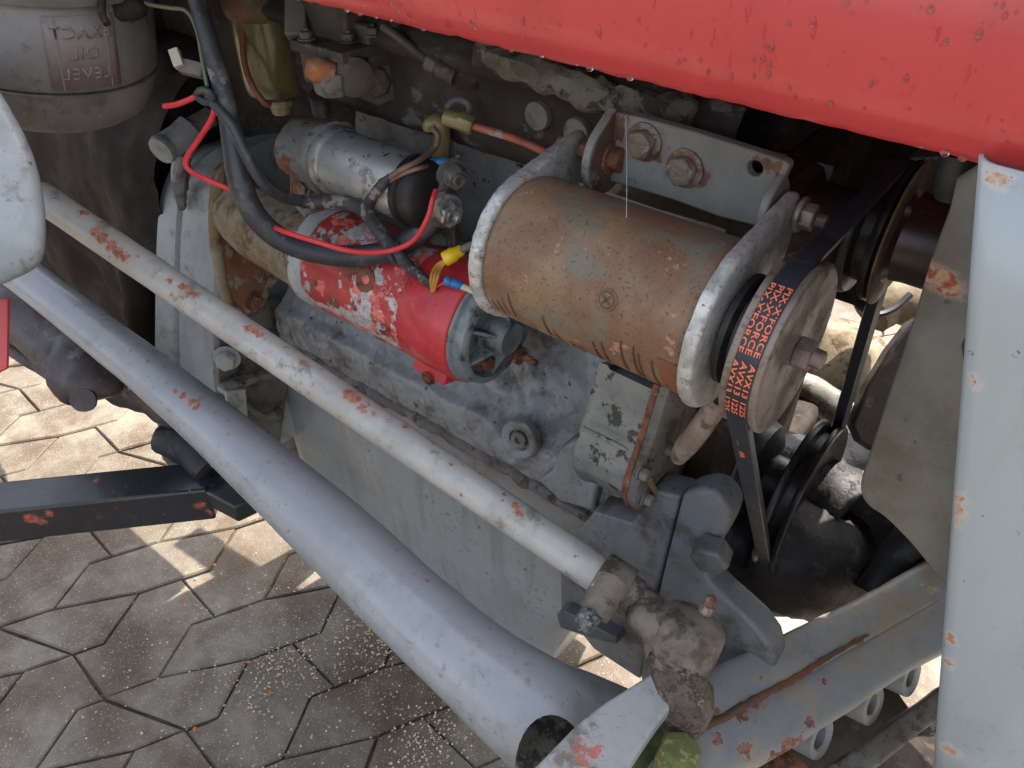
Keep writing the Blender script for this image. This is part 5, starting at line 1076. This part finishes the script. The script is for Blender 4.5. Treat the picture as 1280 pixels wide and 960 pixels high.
cable('red_wire', [(205, 133, .74), (222, 130, .735), (244, 121, .73), (258, 113, .722), (267, 124, .715), (266, 145, .72), (250, 172, .74), (234, 196, .75), (236, 212, .755), (262, 226, .755), (290, 238, .76), (308, 252, .775), (330, 276, .785), (352, 288, .755), (392, 301, .745), (440, 314, .740), (484, 314, .734), (516, 301, .727), (534, 274, .715), (541, 250, .712), (545, 238, .715)], .0026, M_wred, 'bright red wire winding past the bell housing and over the starter', 'wire', 12, 8)
cable('green_wire', [(160, -6, .74), (185, 5, .735), (212, 10, .73), (233, 14, .73), (246, 38, .73), (252, 70, .73), (259, 108, .725)], .0019, M_grn, 'thin faded green wire at the upper left', 'wire', 8)
cable('cable_tie', [(246, 118, .722), (252, 113, .712), (262, 116, .708), (266, 124, .712), (258, 128, .718), (248, 122, .722)], .0035, M_cable, 'black tie bundling the red and green wires', 'cable tie', 10, 5)
b = MB(); b.box(W(221, 73, .74), (R*.35-U).normalized()*.0085, (R+U*.35).normalized()*.0046, F*.004); tag(build(b, 'plug_connector', M_wht, bevel=.001), 'small cream white plug connector hanging at upper left', 'connector')
b = MB(); b.box(W(241, 86, .745), (R*1-U*.25).normalized()*.011, (R*.25+U).normalized()*.0065, F*.005); tag(build(b, 'plug_housing', M_lab, bevel=.0012), 'reddish brown plug body beside the white connector', 'connector')
b = MB(); cy = W(567, 318, .726); cax = (R*.80+U*.42-F*.1).normalized(); b.lathe(cy-cax*.010, cax, [(0, .0062), (.001, .0070), (.010, .0070), (.012, .0058), (.018, .0050), (.0195, .0042)], 20); ye = build(b, 'crimp_connector', M_yel, ang=50); tag(ye, 'bright yellow crimp connector between starter and dynamo', 'connector')
b = MB(); b.tube([W(577, 312, .722), W(590, 306, .715), W(602, 300, .70)], .0035, 10, sm=3); tag(build(b, 'grey_lead', M_greydirty), 'short grey lead from the yellow connector into the dynamo', 'wire')
for k, (dx, lb) in enumerate(((-4, 'outermost orange wire strand bending down from the yellow connector'), (0, 'middle orange wire strand bending down from the yellow connector'), (4, 'innermost orange wire strand bending down from the yellow connector'))):
    cable('orange_wire', [(561, 322+k, .728), (549+dx*.8, 332+k, SD(549, 332, .02)), (543+dx, 347, SD(543, 347, .018)), (541+dx*.3, 364, SD(541, 364, .001))], .0016, M_worg, lb, 'wire', 8)
def crimp(px, py, d, ax, lb):
    b = MB(); c = W(px, py, d); ax = ax.normalized(); b.lathe(c-ax*.009, ax, [(0, .0036), (.001, .0044), (.006, .0044), (.0068, .0038), (.0078, .0044), (.015, .0044), (.017, .0036)], 18); tag(build(b, 'crimp_connector', M_blu, ang=50), lb, 'connector')
crimp(567, 354, SD(567, 354, .007), R*.93-U*.3, 'small blue crimp connector lying on the red brush cover')
crimp(549, 203, .730, R*.98+U*.05, 'small blue crimp connector above the solenoid terminals')
b = MB(); b.tube([W(574, 357, SD(567, 354, .007)), W(585, 361, SD(567, 354, .009)), W(594, 365, SD(567, 354, .014))], .0030, 10, sm=3); tag(build(b, 'white_lead', M_wht), 'short white lead from the lower blue connector to the dynamo', 'wire')
cable('thin_red_wire', [(543, 360, SD(543, 360, .002)), (550, 356, SD(550, 356, .006)), (559, 352, SD(559, 352, .007))], .0012, M_wred, 'very short thin red wire feeding the lower blue connector', 'wire', 8, 4)
